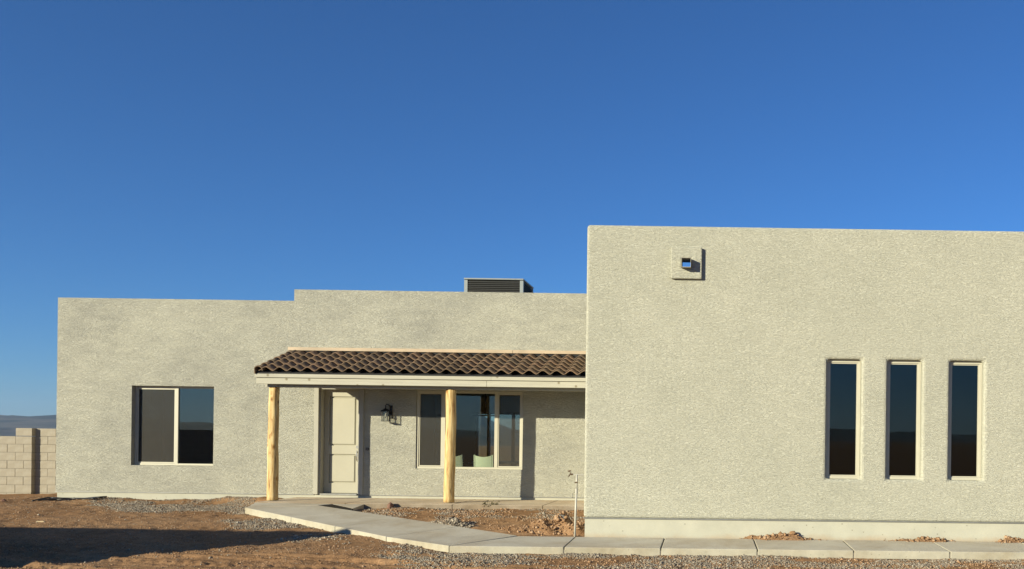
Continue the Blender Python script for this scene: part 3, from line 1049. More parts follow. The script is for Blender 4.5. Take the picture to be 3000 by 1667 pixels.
def rake_mesh(length):
    b = MB()
    n, th, R = 12, 0.016, 0.092
    vs, fs = [], []
    for yy, k_ in ((0, 1.0), (length, 0.9)):
        for k in range(n + 1):
            a = math.pi * (-0.06 + 1.0 * k / n)
            for rr_ in (R * k_, R * k_ - th):
                x, z = rr_ * math.cos(a), rr_ * math.sin(a)
                if k == n:
                    z -= 0.10
                vs.append((x, yy, z))
    m_ = 2 * (n + 1)
    for k in range(n):
        a = 2 * k
        fs += [(a, a + 2, a + 2 + m_, a + m_), (a + 1, a + 1 + m_, a + 3 + m_, a + 3), (a, a + 1, a + 3, a + 2), (a + m_, a + 2 + m_, a + 3 + m_, a + 1 + m_)]
    fs += [(0, m_, m_ + 1, 1), (2 * n, 2 * n + 1, 2 * n + 1 + m_, 2 * n + m_)]
    b.add(vs, fs)
    me = b.mesh('rake_tile', M['tile'])
    me.polygons.foreach_set('use_smooth', [abs(p.normal.y) < 0.5 for p in me.polygons])
    return me


rk = rake_mesh(TL)
for r in range(NC):
    s = r * EXPO
    piece('rake_tile', rk, prf, (xt0 - 0.01, YF - 0.085 + s * math.cos(SL), ez + 0.075 + s * math.sin(SL)), (SL - tilt, 0, random.uniform(-0.01, 0.01)))

# flashing where the porch roof meets the wall
zf0, zf1 = on_y(1200, 1031, YW - 0.04)[2], on_y(1200, 1021.5, YW - 0.04)[2]
xfl0 = on_y(846, 1020, YW)[0]
xfs = on_y(1503, 1033, YW)[0]
part('flashing_gap_shade', MB().box(xfl0 + 0.02, -0.004, YW - 0.012, YW - 0.001, zf0 - 0.10, zf0 - 0.001), M['underlay'], prf)  # dark strip that paints the shaded gap between flashing and tiles
part('flashing', MB().box(xfl0, xfs, YW - 0.05, YW - 0.002, zf0, zf1), M['flash'], prf, bevel=0.003)
part('flashing', MB().box(xfs + 0.006, -0.004, YW - 0.05, YW - 0.002, zf0, zf1), M['flash'], prf, bevel=0.003)


def log_post(px_t, py_t, px_b, py_b, rt, rb, seed):
    y = beam_y0 + 0.095
    pt, pb0 = on_y(px_t, py_t, y), on_y(px_b, py_b, y)
    pb0[2] = ps_z(0, y) + 0.012
    pt[2] = bzb + 0.003
    N, K = 28, 16
    mb = MB()
    vs = []
    for i in range(N + 1):
        f = i / N
        cx = pb0[0] + (pt[0] - pb0[0]) * f + 0.006 * math.sin(f * 5 + seed) + 0.003 * math.sin(f * 17 + seed * 2)
        cy = y + 0.006 * math.sin(f * 4 + seed * 3)
        z = pb0[2] + (pt[2] - pb0[2]) * f
        r = rb + (rt - rb) * f
        for k in range(K):
            a = 2 * math.pi * k / K
            flat = 1 - 0.055 * math.cos(5 * a + seed + 0.8 * f) - 0.03 * math.cos(3 * a + 2 * seed + f * 3)
            bumpy = 1 + 0.03 * math.sin(f * 23 + 4 * a + seed) * math.sin(f * 9 + seed * 5 + a)
            rr_ = r * flat * bumpy
            vs.append((cx + rr_ * math.cos(a), cy + rr_ * math.sin(a), z))
    fs = [(i * K + k, i * K + (k + 1) % K, (i + 1) * K + (k + 1) % K, (i + 1) * K + k) for i in range(N) for k in range(K)]
    fs += [tuple(range(K - 1, -1, -1)), tuple(N * K + k for k in range(K))]
    mb.add(vs, fs)
    o = part('porch_post', mb, M['log'], house, smooth=True)
    part('post_base', MB().box(pb0[0] - 0.06, pb0[0] + 0.06, y - 0.075, y + 0.075, ps_z(0, y) - 0.02, ps_z(0, y) + 0.013), M['galv'], o)
    return o


log_post(804, 1132, 797, 1466, 0.102, 0.112, 1.3)
log_post(1322.5, 1144, 1316, 1470, 0.105, 0.114, 4.1)

# ------------------------------------------------------------------ wall lantern, doorbell
lx, lz = on_y(1129.5, 1219, YW - 0.17)[0], on_y(1129.5, 1233, YW - 0.17)[2]
bpx = lx + 0.07
lan = empty('wall_lantern', (bpx, YW, lz + 0.2), 'black metal wall lantern with clear glass beside the front door', 'lantern')
part('back_plate', MB().box(bpx - 0.035, bpx + 0.035, YW - 0.03, YW - 0.001, lz + 0.06, lz + 0.36), M['black'], lan, bevel=0.006)
arm = [(bpx, YW - 0.03, lz + 0.28), (bpx - 0.02, YW - 0.08, lz + 0.36), (lx + 0.01, YW - 0.14, lz + 0.385), (lx, YW - 0.17, lz + 0.35), (lx, YW - 0.17, lz + 0.27)]
part('arm', MB().tube(arm, 0.012, 8), M['black'], lan, smooth=True)
hw = 0.062
cap = MB()
ly = YW - 0.17
cap.add([(lx - hw - .028, ly - hw - .028, lz + .215), (lx + hw + .028, ly - hw - .028, lz + .215), (lx + hw + .028, ly + hw + .028, lz + .215), (lx - hw - .028, ly + hw + .028, lz + .215),
         (lx - hw - .02, ly - hw - .02, lz + .235), (lx + hw + .02, ly - hw - .02, lz + .235), (lx + hw + .02, ly + hw + .02, lz + .235), (lx - hw - .02, ly + hw + .02, lz + .235),
         (lx - .02, ly - .02, lz + .28), (lx + .02, ly - .02, lz + .28), (lx + .02, ly + .02, lz + .28), (lx - .02, ly + .02, lz + .28)],
        [(3, 2, 1, 0), (0, 1, 5, 4), (1, 2, 6, 5), (2, 3, 7, 6), (3, 0, 4, 7), (4, 5, 9, 8), (5, 6, 10, 9), (6, 7, 11, 10), (7, 4, 8, 11), (8, 9, 10, 11)])
part('lantern_cap', cap, M['black'], lan)
part('lantern_base', MB().box(lx - hw - .01, lx + hw + .01, ly - hw - .01, ly + hw + .01, lz - .012, lz + 0.003), M['black'], lan)
for sx in (-1, 1):
    for sy in (-1, 1):
        part('corner_bar', MB().box(lx + sx * hw - .007, lx + sx * hw + .007, ly + sy * hw - .007, ly + sy * hw + .007, lz + .003, lz + .215), M['black'], lan)
part('glass_shade', ring_boxes(lx - hw + .009, lx + hw - .009, lz + .004, lz + .214, 0.0, 0, 0).add(
    [(lx + sx * (hw - .01), ly + sy * (hw - .01), z) for z in (lz + .004, lz + .213) for sx, sy in ((-1, -1), (1, -1), (1, 1), (-1, 1))],
    [(0, 1, 5, 4), (1, 2, 6, 5), (2, 3, 7, 6), (3, 0, 4, 7)]) if False else MB().add(
    [(lx + sx * (hw - .01), ly + sy * (hw - .01), z) for z in (lz + .004, lz + .213) for sx, sy in ((-1, -1), (1, -1), (1, 1), (-1, 1))],
    [(0, 1, 5, 4), (1, 2, 6, 5), (2, 3, 7, 6), (3, 0, 4, 7)]), M['lamp_glass'], lan)
part('bulb', MB().tube([(lx, ly, lz + .20), (lx, ly, lz + .15), (lx, ly, lz + .11), (lx, ly, lz + .07)], [0.016, 0.018, 0.028, 0.008], 10), M['pvc'], lan, smooth=True)

dbp = on_y(1076.7, 1315.5, YW)
db = empty('doorbell', (dbp[0], YW, dbp[2]), 'small round black doorbell button right of the front door', 'doorbell')
part('bezel', MB().tube([(dbp[0], YW + 0.002, dbp[2]), (dbp[0], YW - 0.022, dbp[2])], 0.033, 18), M['black'], db)
part('button', MB().tube([(dbp[0], YW - 0.021, dbp[2]), (dbp[0], YW - 0.027, dbp[2])], 0.011, 12), M['pvc'], db)

# ------------------------------------------------------------------ rooftop air conditioner
YA = 9.0
a0, a1 = on_y(1360, 813, YA), on_y(1533, 817, YA)
acz1 = (a0[2] + a1[2]) / 2
acz0 = 4.25
ax0, ax1, ay1 = a0[0], a1[0], YA + 1.45
ac = empty('air_conditioner', ((ax0 + ax1) / 2, YA + 0.7, 4.0), 'grey rooftop air conditioner with louvred sides behind the parapet', 'air conditioner')
part('curb', MB().box(ax0 + 0.06, ax1 - 0.06, YA + 0.06, ay1 - 0.06, 4.0, acz0), M['galv'], ac)
part('coil', MB().box(ax0 + 0.06, ax1 - 0.06, YA + 0.06, ay1 - 0.06, acz0 + 0.05, acz1 - 0.06), M['ac_dark'], ac)
part('top_panel', MB().box(ax0 - 0.01, ax1 + 0.01, YA - 0.01, ay1 + 0.01, acz1 - 0.04, acz1), M['ac'], ac, bevel=0.008)
part('base_pan', MB().box(ax0, ax1, YA, ay1, acz0 + 0.001, acz0 + 0.05), M['ac'], ac)
for x in (ax0, ax1 - 0.09):
    for y in (YA, ay1 - 0.09):
        part('corner_post', MB().box(x, x + 0.09, y, y + 0.09, acz0 + 0.051, acz1 - 0.056), M['ac'], ac)
ns = 26
lh = (acz1 - 0.06 - acz0 - 0.06) / ns
lm1 = MB().add([(ax0 + .092, -0.02, 0), (ax1 - .092, -0.02, 0), (ax1 - .092, 0.03, lh * .75), (ax0 + .092, 0.03, lh * .75), (ax0 + .092, -0.02, .008), (ax1 - .092, -0.02, .008), (ax1 - .092, 0.03, lh * .75 + .008), (ax0 + .092, 0.03, lh * .75 + .008)],
              [(0, 3, 2, 1), (4, 5, 6, 7), (0, 1, 5, 4), (1, 2, 6, 5), (2, 3, 7, 6), (3, 0, 4, 7)]).mesh('louver', M['ac_louver'])
lm2 = MB().add([(0.02, YA + .092, 0), (0.02, ay1 - .092, 0), (-.03, ay1 - .092, lh * .75), (-.03, YA + .092, lh * .75), (0.02, YA + .092, .008), (0.02, ay1 - .092, .008), (-.03, ay1 - .092, lh * .75 + .008), (-.03, YA + .092, lh * .75 + .008)],
              [(0, 1, 2, 3), (4, 7, 6, 5), (0, 4, 5, 1), (1, 5, 6, 2), (2, 6, 7, 3), (3, 7, 4, 0)]).mesh('louver_side', M['ac_louver'])
for i in range(ns):
    z = acz0 + 0.06 + i * lh
    piece('louver', lm1, ac, (0, YA + 0.022, z))
    piece('louver', lm2, ac, (ax1 - 0.022, 0, z))

# ------------------------------------------------------------------ concrete block wall on the left
YBW = 7.30
bw = empty('block_wall', (-14.5, YBW + 0.1, -0.35), 'unpainted grey concrete block yard wall left of the house', 'block wall')
BL, BH = 0.397, 0.193
course = 0.2032
ztop_r = on_y(130, 1255.5, YBW)[2]
xstep = on_y(103.5, 1350, YBW)[0]
yfront = YBW - 0.13
bmesh_full = MB().box(0, BL, 0, 0.19, 0, BH)
blk = bmesh_full.mesh('block', M['block'])
cut = {}


def block(x0, x1, y, z):
    wdt = x1 - x0
    if wdt < 0.04:
        return
    if abs(wdt - BL) < 1e-3:
        me = blk
    else:
        key = round(wdt, 3)
        if key not in cut:
            cut[key] = MB().box(0, wdt, 0, 0.19, 0, BH).mesh('block_cut', M['block'])
        me = cut[key]
    piece('block', me, bw, (x0, y + random.uniform(-0.003, 0.003), z))


nc = 10
for r in range(nc):
    z = ztop_r - BH - r * course
    off = 0.0 if r % 2 == 0 else BL / 2 + 0.005
    # right run, from the step to the house side
    x = xstep - 0.30 + off
    while x < XL - 0.01:
        block(max(x, xstep - 0.02), min(x + BL, XL - 0.012), YBW, z)
        x += BL + 0.010
    # left run stands forward, one course lower except its end block
    if r > 0:
        x = xstep - 0.004
        first = True
        while x > -20:
            wdt = (BL if r % 2 else BL / 2 - 0.005) if first else BL
            if abs(wdt - BL) < 1e-3:
                block(x - BL, x, yfront, z)
            else:
                block(x - wdt, x, yfront, z)
            x -= wdt + 0.010
            first = False
block(xstep - 0.004 - BL, xstep - 0.004, yfront, ztop_r - BH + 0.004)
part('mortar_core', MB().box(xstep, XL - 0.016, YBW + 0.012, YBW + 0.178, ztop_r - nc * course, ztop_r - 0.006), M['mortar'], bw)
part('mortar_core', MB().box(-20, xstep - 0.012, yfront + 0.012, yfront + 0.178, ztop_r - nc * course, ztop_r - course - 0.006), M['mortar'], bw)

# ------------------------------------------------------------------ hose bib standpipe beside the block corner
YP = 0.06
p0, p1 = on_y(1684, 1570, YP), on_y(1690, 1391, YP)
st = empty('standpipe', (p0[0], YP, -0.36), 'thin pale plastic water standpipe with crossbar tap at the block corner', 'standpipe')
part('riser', MB().tube([(p0[0], YP, -0.40), (p0[0] * .6 + p1[0] * .4, YP, p0[2] * .6 + p1[2] * .4), (p1[0] - 0.004, YP, p1[2] - 0.31)], 0.019, 10), M['pvc'], st, smooth=True)
part('coupling', MB().tube([(p1[0] - 0.004, YP, p1[2] - 0.33), (p1[0] - 0.003, YP, p1[2] - 0.24)], 0.025, 10), M['pvc'], st)
part('riser', MB().tube([(p1[0] - 0.003, YP, p1[2] - 0.26), (p1[0], YP, p1[2] + 0.0)], 0.0165, 10), M['pvc'], st, smooth=True)
part('crossbar', MB().tube([(p1[0] - 0.085, YP, p1[2] + 0.008), (-0.012, YP, p1[2] - 0.004), (0.05, YP + 0.0, p1[2] - 0.004)], 0.010, 8), M['pvc'], st)
tp_ = MB()
x, z = p1[0] - 0.085, p1[2] + 0.008
tp_.tube([(x + 0.02, YP, z), (x - 0.04, YP, z)], 0.015, 8)
tp_.tube([(x - 0.03, YP, z), (x - 0.045, YP - 0.01, z - 0.02), (x - 0.055, YP - 0.02, z - 0.04)], 0.012, 8)
tap = part('tap', tp_, M['brass'], st)
part('handle', MB().tube([(x - 0.02, YP, z + 0.01), (x - 0.045, YP, z + 0.055)], 0.007, 6).tube([(x - 0.072, YP, z + 0.05), (x - 0.02, YP, z + 0.068)], 0.012, 8), M['brass'], tap)
part('clamp', MB().tube([(p1[0] - 0.035, YP - 0.02, p1[2] - 0.135), (p1[0] + 0.02, YP - 0.02, p1[2] - 0.13)], 0.012, 8), M['brass'], st)
part('wire', MB().tube([(p1[0] - 0.02, YP, p1[2] - 0.30), (p1[0] - 0.065, YP, p1[2] - 0.32), (p1[0] - 0.07, YP, p1[2] - 0.41)], 0.003, 5), M['black'], st)

# ------------------------------------------------------------------ chairs, table and pendant lamp inside


def chair(x, y, rz, label):
    t_ = empty('dining_chair', (x, y, 0.02), label, 'chair', 'dining chairs behind the entry window')
    t_.rotation_euler = (0, 0, rz)
    ms = []
    # built around the origin, back towards -y (the window)
    W = 0.225
    b = MB()
    n_ = 8
    vs = []
    for k in range(n_ + 1):
        u = -1 + 2 * k / n_
        xx = u * (W - 0.035)
        dip = 0.035 * (1 - u * u)
        bow = -0.02 * (1 - u * u)
        for yy in (-0.215 + bow, -0.185 + bow):
            vs += [(xx, yy - 0.03, 0.915 - dip), (xx, yy, 0.60)]
    fs = []
    for k in range(n_):
        o_ = 4 * k
        p_ = o_ + 4
        fs += [(o_, o_ + 1, p_ + 1, p_), (o_ + 2, p_ + 2, p_ + 3, o_ + 3), (o_, p_, p_ + 2, o_ + 2), (o_ + 1, o_ + 3, p_ + 3, p_ + 1)]
    fs += [(0, 2, 3, 1), (4 * n_, 4 * n_ + 1, 4 * n_ + 3, 4 * n_ + 2)]
    b.add(vs, fs)
    specs = [('backrest', b, M['chair_fabric'])]
    for sx in (-1, 1):
        specs.append(('leg', MB().tube([(sx * (W - 0.015), -0.23, 0), (sx * (W - 0.015), -0.185, 0.45), (sx * (W - 0.012), -0.225, 0.93)], [0.016, 0.02, 0.018], 8), M['chair_wood']))
        specs.append(('leg', MB().tube([(sx * (W - 0.02), 0.21, 0), (sx * (W - 0.02), 0.20, 0.42)], [0.014, 0.02], 8), M['chair_wood']))
    specs.append(('seat', MB().box(-W + 0.005, W - 0.005, -0.18, 0.23, 0.42, 0.48), M['chair_fabric']))
    specs.append(('rail', MB().box(-W + 0.02, W - 0.02, -0.205, -0.18, 0.535, 0.575), M['chair_wood']))
    for nm, mb_, mt in specs:
        o = bpy.data.objects.new(nm, mb_.mesh(nm, mt))
        col.objects.link(o)
        o.parent = t_
    return t_


c1 = on_y(1417, 1332, 5.75)
c2 = on_y(1334, 1332, 5.78)
chair(c1[0], 5.96, 0.0, 'pale green dining chair seen whole through the entry window')
chair(c2[0], 6.02, -0.20, 'pale green dining chair half hidden behind the log post')
tbx = (c1[0] + c2[0]) / 2
tab = empty('dining_table', (tbx, 6.95, 0.02), 'dark dining table behind the pale chairs inside', 'table')
part('tabletop', MB().box(tbx - 1.0, tbx + 1.0, 6.42, 7.45, 0.72, 0.76), M['dark_wood'], tab, bevel=0.008)
for sx in (-0.9, 0.9):
    for yy in (6.52, 7.35):
        part('leg', MB().box(tbx + sx - 0.04, tbx + sx + 0.04, yy - 0.04, yy + 0.04, 0.02, 0.719), M['dark_wood'], tab)
pl = on_y(1422, 1222, 8.2)
pen = empty('pendant_lamp', (pl[0], 8.2, 3.0), 'black ring pendant lamp hanging inside behind the entry window', 'lamp')
ringp = [(pl[0] + 0.33 * math.cos(k * math.pi / 12), 8.2 + 0.33 * math.sin(k * math.pi / 12), 1.93) for k in range(25)]
part('ring', MB().tube(ringp, 0.014, 6, cap=False), M['black'], pen)
part('rod', MB().tube([(pl[0], 8.2, 3.0), (pl[0], 8.2, 1.93)], 0.01, 6), M['black'], pen)
part('crossbar', MB().tube([(pl[0] - 0.33, 8.2, 1.93), (pl[0] + 0.33, 8.2, 1.93)], 0.008, 6), M['black'], pen)

# ------------------------------------------------------------------ loose material


def stone_cloud(name, pts, sizes, mat, flat=0.7):
    """many small stones as one mesh: jittered octahedra"""
    n_ = len(pts)
    base = np.array([(1, 0, 0), (-1, 0, 0), (0, 1, 0), (0, -1, 0), (0, 0, 1), (0, 0, -1)], float)
    fc = np.array([(0, 2, 4), (2, 1, 4), (1, 3, 4), (3, 0, 4), (2, 0, 5), (1, 2, 5), (3, 1, 5), (0, 3, 5)])
    jit = 1 + 0.35 * rng.uniform(-1, 1, (n_, 6, 1))
    V = base[None] * jit + 0.18 * rng.uniform(-1, 1, (n_, 6, 3))
    ang = rng.uniform(0, 2 * math.pi, n_)
    tl = rng.uniform(-0.6, 0.6, n_)
    V[..., 2] *= flat
    ct, st_ = np.cos(tl)[:, None], np.sin(tl)[:, None]
    y2, z2 = V[..., 1] * ct - V[..., 2] * st_, V[..., 1] * st_ + V[..., 2] * ct
    V[..., 1], V[..., 2] = y2, z2
    c_, s_ = np.cos(ang)[:, None], np.sin(ang)[:, None]
    x2, y2 = V[..., 0] * c_ - V[..., 1] * s_, V[..., 0] * s_ + V[..., 1] * c_
    V[..., 0], V[..., 1] = x2, y2
    V = V * sizes[:, None, None] + pts[:, None, :]
    me = bpy.data.meshes.new(name)
    me.vertices.add(n_ * 6)
    me.vertices.foreach_set('co', V.astype(np.float32).ravel())
    idx = (fc[None] + (np.arange(n_) * 6)[:, None, None]).astype(np.int32).ravel()
    me.loops.add(len(idx))
    me.loops.foreach_set('vertex_index', idx)
    me.polygons.add(n_ * 8)
    me.polygons.foreach_set('loop_start', np.arange(0, len(idx), 3, dtype=np.int32))
    me.update(calc_edges=True)
    at = me.attributes.new('tone', 'FLOAT', 'FACE')
    at.data.foreach_set('value', np.repeat(rng.uniform(0, 1, n_), 8).astype(np.float32))
    me.materials.append(mat)
    o = bpy.data.objects.new(name, me)
    col.objects.link(o)
    o['kind'] = 'stuff'
    return o


def gpoly(pxs):
    """pixel outline of a patch of ground -> world polygon, iterating on the terrain height"""
    out = []
    for px, py in pxs:
        z = -0.3
        for _ in range(12):
            p = on_plane(px, py, z, 0)
            z = float(ground_base(np.array(p[0]), np.array(p[1])))
        out.append((p[0], p[1]))
    return out


def scatter(poly, dens, thr=-0.3, seed=0, sc=1.3):
    xs_, ys_ = [p[0] for p in poly], [p[1] for p in poly]
    area = (max(xs_) - min(xs_)) * (max(ys_) - min(ys_))
    k = int(area * dens)
    x, y = rng.uniform(min(xs_), max(xs_), k), rng.uniform(min(ys_), max(ys_), k)
    wx_ = x + 0.22 * fbm(x * 1.1, y * 1.7, 91, 3) + rng.normal(0, 0.05, k)
    wy_ = y + 0.26 * fbm(x * 1.3, y * 1.5, 93, 3) + rng.normal(0, 0.07, k)
    keep = in_poly(wx_, wy_, poly) & (fbm(x * sc, y * sc * 1.4, seed + 70, 3) + rng.uniform(-0.35, 0.35, k) > thr)
    keep &= ~in_poly(x, y, [pl0, pl1, pr1, pr0])
    keep &= ~((y > SW_Y0 - 0.01) & (y < 0.02) & (x > -1.35))
    keep &= ~((y > PSF - 0.01) & (x > porch_x0 - 0.01) & (x < 0.02))
    keep &= ~((y > YW + 0.015) & (x > XL)) & ~((y > 0.0) & (x > 0.0))
    x, y = x[keep], y[keep]
    return x, y


gp, gs = [], []


def add_gravel(px, dens, thr, seed, size=0.011, sc=1.3, lift=0.3):
    x, y = scatter(gpoly(px), dens, thr, seed, sc)
    s = size * rng.lognormal(0, 0.35, len(x))
    gp.append(np.stack([x, y, ground_z(x, y) + s * lift], -1))
    gs.append(s)


# along the wing foundation
add_gravel([(250, 1455), (420, 1452), (760, 1462), (740, 1483), (640, 1495), (430, 1502), (330, 1492), (260, 1475)], 3000, -0.45, 1, 0.0092)
# beside the entry path
add_gravel([(640, 1480), (720, 1488), (905, 1528), (930, 1548), (640, 1552), (690, 1515)], 3000, -0.4, 2, 0.0092)
add_gravel([(820, 1575), (1020, 1566), (1010, 1600), (840, 1602)], 1100, 0.0, 12, 0.012)
# in front of the walk
add_gravel([(1090, 1585), (1330, 1621), (3080, 1634), (3080, 1690), (1130, 1690)], 2600, 0.10, 3, 0.0100, 1.1)
add_gravel([(1250, 1612), (1330, 1621), (3080, 1634), (3080, 1643), (1330, 1630)], 2200, -0.7, 4, 0.010)
add_gravel([(1110, 1600), (1330, 1623), (1500, 1628), (1480, 1667), (1150, 1667)], 2200, -0.55, 13, 0.010)
# courtyard between path and porch
add_gravel([(1000, 1488), (1715, 1487), (1715, 1530), (1500, 1520), (1250, 1520), (1130, 1508)], 1200, -0.2, 5, 0.010, 2.0)
add_gravel([(1190, 1517), (1330, 1515), (1390, 1535), (1360, 1548), (1290, 1540)], 1800, -0.6, 6, 0.012)
# thin sprinkle everywhere
add_gravel([(0, 1455), (700, 1490), (1300, 1605), (1300, 1700), (0, 1700)], 70, -0.5, 7, 0.008)
stone_cloud('gravel', np.concatenate(gp), np.concatenate(gs), M['gravel'])

gp, gs = [], []
add_gravel([(-80, 1452), (700, 1480), (1000, 1530), (1300, 1605), (1330, 1710), (-80, 1710)], 650, -0.1, 8, 0.0065, 1.8)
add_gravel([(-80, 1600), (700, 1585), (1100, 1590), (1200, 1710), (-80, 1710)], 600, 0.1, 9, 0.008, 2.4)
add_gravel([(1000, 1488), (1715, 1490), (1715, 1572), (1510, 1568)], 600, -0.1, 10, 0.013, 2.2)
add_gravel([(1330, 1630), (3080, 1640), (3080, 1700), (1330, 1700)], 420, -0.2, 11, 0.012, 2.2)
stone_cloud('soil_clods', np.concatenate(gp), np.concatenate(gs), M['clods'])


def mound(name, label, cat, outline, h, seed, mat, zbase=None, clods=0, csize=0.03, ridge_=0.5, cmat=None):
    """heap: height field over a rotated ellipse (cx,cy,rx,ry,rot)"""
    cx, cy, rx, ry, rot = outline
    n_r, n_a = 16, 48
    vs, fs = [], []
    b = MB()
    zc0 = float(ground_z(np.array(cx), np.array(cy), False)) if zbase is None else zbase
    for i in range(n_r + 1):
        f = i / n_r
        for k in range(n_a):
            a = 2 * math.pi * k / n_a
            wob = 1 + 0.18 * math.sin(2 * a + seed) + 0.12 * math.sin(3 * a + seed * 2.1) + 0.08 * math.sin(7 * a + seed)
            u, v = rx * f * wob * math.cos(a), ry * f * wob * math.sin(a)
            x = cx + u * math.cos(rot) - v * math.sin(rot)
            y = cy + u * math.sin(rot) + v * math.cos(rot)
            g_ = float(ground_z(np.array(x), np.array(y), False)) if zbase is None else zbase
            nn = float(fbm(np.array(x * 4.0 + seed), np.array(y * 4.0), int(seed * 10), 4, 0.6))
            hh = h * (1 - f) ** 0.9 * (1 + ridge_ * nn)
            vs.append((x, y, g_ - 0.02 * f + max(0, hh) + 0.02 * nn * (1 - f)))
    for i in range(n_r):
        for k in range(n_a):
            fs.append((i * n_a + k, i * n_a + (k + 1) % n_a, (i + 1) * n_a + (k + 1) % n_a, (i + 1) * n_a + k))
    b.add(vs, fs)
    root = empty(name, (cx, cy, zc0), label, cat)
    part('heap', b, mat, root, smooth=True)
    if clods:
        arr = np.array(vs)
        pick = arr[rng.integers(0, len(arr), clods)] + rng.normal(0, 0.03, (clods, 3)) * np.array([1, 1, 0.1])
        s = csize * rng.lognormal(-0.4, 0.5, clods)
        if zbase is not None:
            pick[:, 1] = np.clip(pick[:, 1], -9, -0.012)
        o = stone_cloud('loose_clods', pick - np.array([cx, cy, zc0]), s, cmat or M['clods'], 0.85)
        o.parent = root
    return root


def gpt(px, py):
    return gpoly([(px, py)])[0]


mx_, my_ = gpt(1630, 1560)
mound('dirt_pile', 'heap of loose red dirt clods beside the standpipe', 'dirt pile', (mx_, my_ + 0.12, 0.62, 0.42, 0.1), 0.36, 1.7, M['dirt'], clods=900, csize=0.028, ridge_=0.6)
mx_, my_ = gpt(1480, 1562)
mound('dirt_spill', 'low spread of red dirt along the entry path edge', 'dirt pile', (mx_ + 0.1, my_ + 0.30, 0.75, 0.35, -0.35), 0.06, 2.9, M['dirt'], clods=160, csize=0.02, ridge_=0.5)
mx_, my_ = gpt(1330, 1541)
mound('gravel_pile', 'small heap of grey gravel at the courtyard edge of the path', 'gravel pile', (mx_ - 0.02, my_ + 0.12, 0.36, 0.16, -0.25), 0.10, 0.7, M['gravel'], clods=2200, csize=0.018, ridge_=0.3, cmat=M['gravel'])
for (pa, pb2, h, lab, sd_, nclod) in ((2150, 2430, 0.10, 'red dirt berm against the foundation left of the narrow windows', 3.3, 330),
                                      (2560, 2840, 0.085, 'red dirt berm against the foundation below the narrow windows', 5.1, 300),
                                      (2890, 3060, 0.06, 'red dirt berm against the foundation at the right picture edge', 6.4, 180)):
    xa, xb = on_y(pa, 1575, -0.05)[0], on_y(pb2, 1575, -0.05)[0]
    mound('dirt_berm', lab, 'dirt pile', ((xa + xb) / 2, -0.05, (xb - xa) / 2 * 0.9, 0.13, 0.0), h, sd_, M['dirt'], zbase=-0.331, clods=nclod, csize=0.022, ridge_=0.7)


def boulder(name, label, cat, x, y, z, size, mat, seed, stretch=(1, 1, 1)):
    r_ = random.Random(seed)
    bm = bmesh.new()
    bmesh.ops.create_icosphere(bm, subdivisions=2, radius=1)
    for v in bm.verts:
        v.co *= 1 + r_.uniform(-0.16, 0.16)
        v.co = Vector((v.co.x * stretch[0], v.co.y * stretch[1], v.co.z * stretch[2])) * size
    me_ = bpy.data.meshes.new(name)
    bm.to_mesh(me_)
    bm.free()
    me_.materials.append(mat)
    o = bpy.data.objects.new(name, me_)
    col.objects.link(o)
    o.location = (x, y, z)
    return tag(o, label, cat)


bx_, by_ = gpt(1143, 1490)
bd = boulder('rock', 'angular reddish rock leaning near the porch slab', 'rock', bx_, by_, float(ground_z(np.array(bx_), np.array(by_))) + 0.045, 0.075, M['rock'], 3, (0.75, 1.1, 1.0))
bd.rotation_euler = (0.2, 0.35, 0.4)
rx_, ry_ = mx_, my_
g1 = gpt(1638, 1562)
boulder('rock', 'grey stone on top of the red dirt heap', 'rock', g1[0] + 0.02, g1[1] + 0.15, float(ground_z(np.array(g1[0]), np.array(g1[1]))) + 0.285, 0.062, M['greyrock'], 8, (1.2, 1, 0.8))
cb = on_y(2322, 1561, -0.06)
boulder('dirt_clod', 'single large dirt clod on the berm left of the narrow windows', 'clod', cb[0], -0.07, cb[2], 0.048, M['dirt'], 11, (1.2, 0.9, 0.75))
g2 = gpt(10, 1470)
boulder('rock', 'pinkish stone lying before the yard wall at the left edge', 'rock', g2[0], g2[1], float(ground_z(np.array(g2[0]), np.array(g2[1]))) + 0.03, 0.05, M['rock'], 5, (1, 1, 0.8))

# dry weed by the porch slab
wx, wy = gpt(1436, 1491)
wz = float(ground_z(np.array(wx), np.array(wy)))
b = MB()
for k in range(46):
    a = random.uniform(0, 2 * math.pi)
    ln = random.uniform(0.08, 0.2)
    tip = Vector((wx + ln * 0.9 * math.cos(a), wy + ln * 0.6 * math.sin(a), wz + ln * random.uniform(0.4, 1.0)))
    b.tube([(wx + 0.02 * math.cos(a), wy, wz - 0.01), (wx + 0.5 * ln * math.cos(a), wy + 0.3 * ln * math.sin(a), wz + ln * 0.45), tip], [0.003, 0.0025, 0.001], 4)
    for q_ in range(3):
        c_ = tip + Vector((random.uniform(-.03, .03), random.uniform(-.03, .03), random.uniform(-.03, .02)))
        d1 = Vector((random.uniform(-1, 1), random.uniform(-1, 1), random.uniform(-.3, 1))).normalized() * 0.02
        d2 = d1.orthogonal().normalized() * 0.010
        b.add([c_ - d1, c_ + d2, c_ + d1, c_ - d2], [(0, 1, 2, 3)])
wd = part('weed', b, M['weed'], base=(wx, wy, wz))
tag(wd, 'small dry weed growing before the porch slab', 'weed')

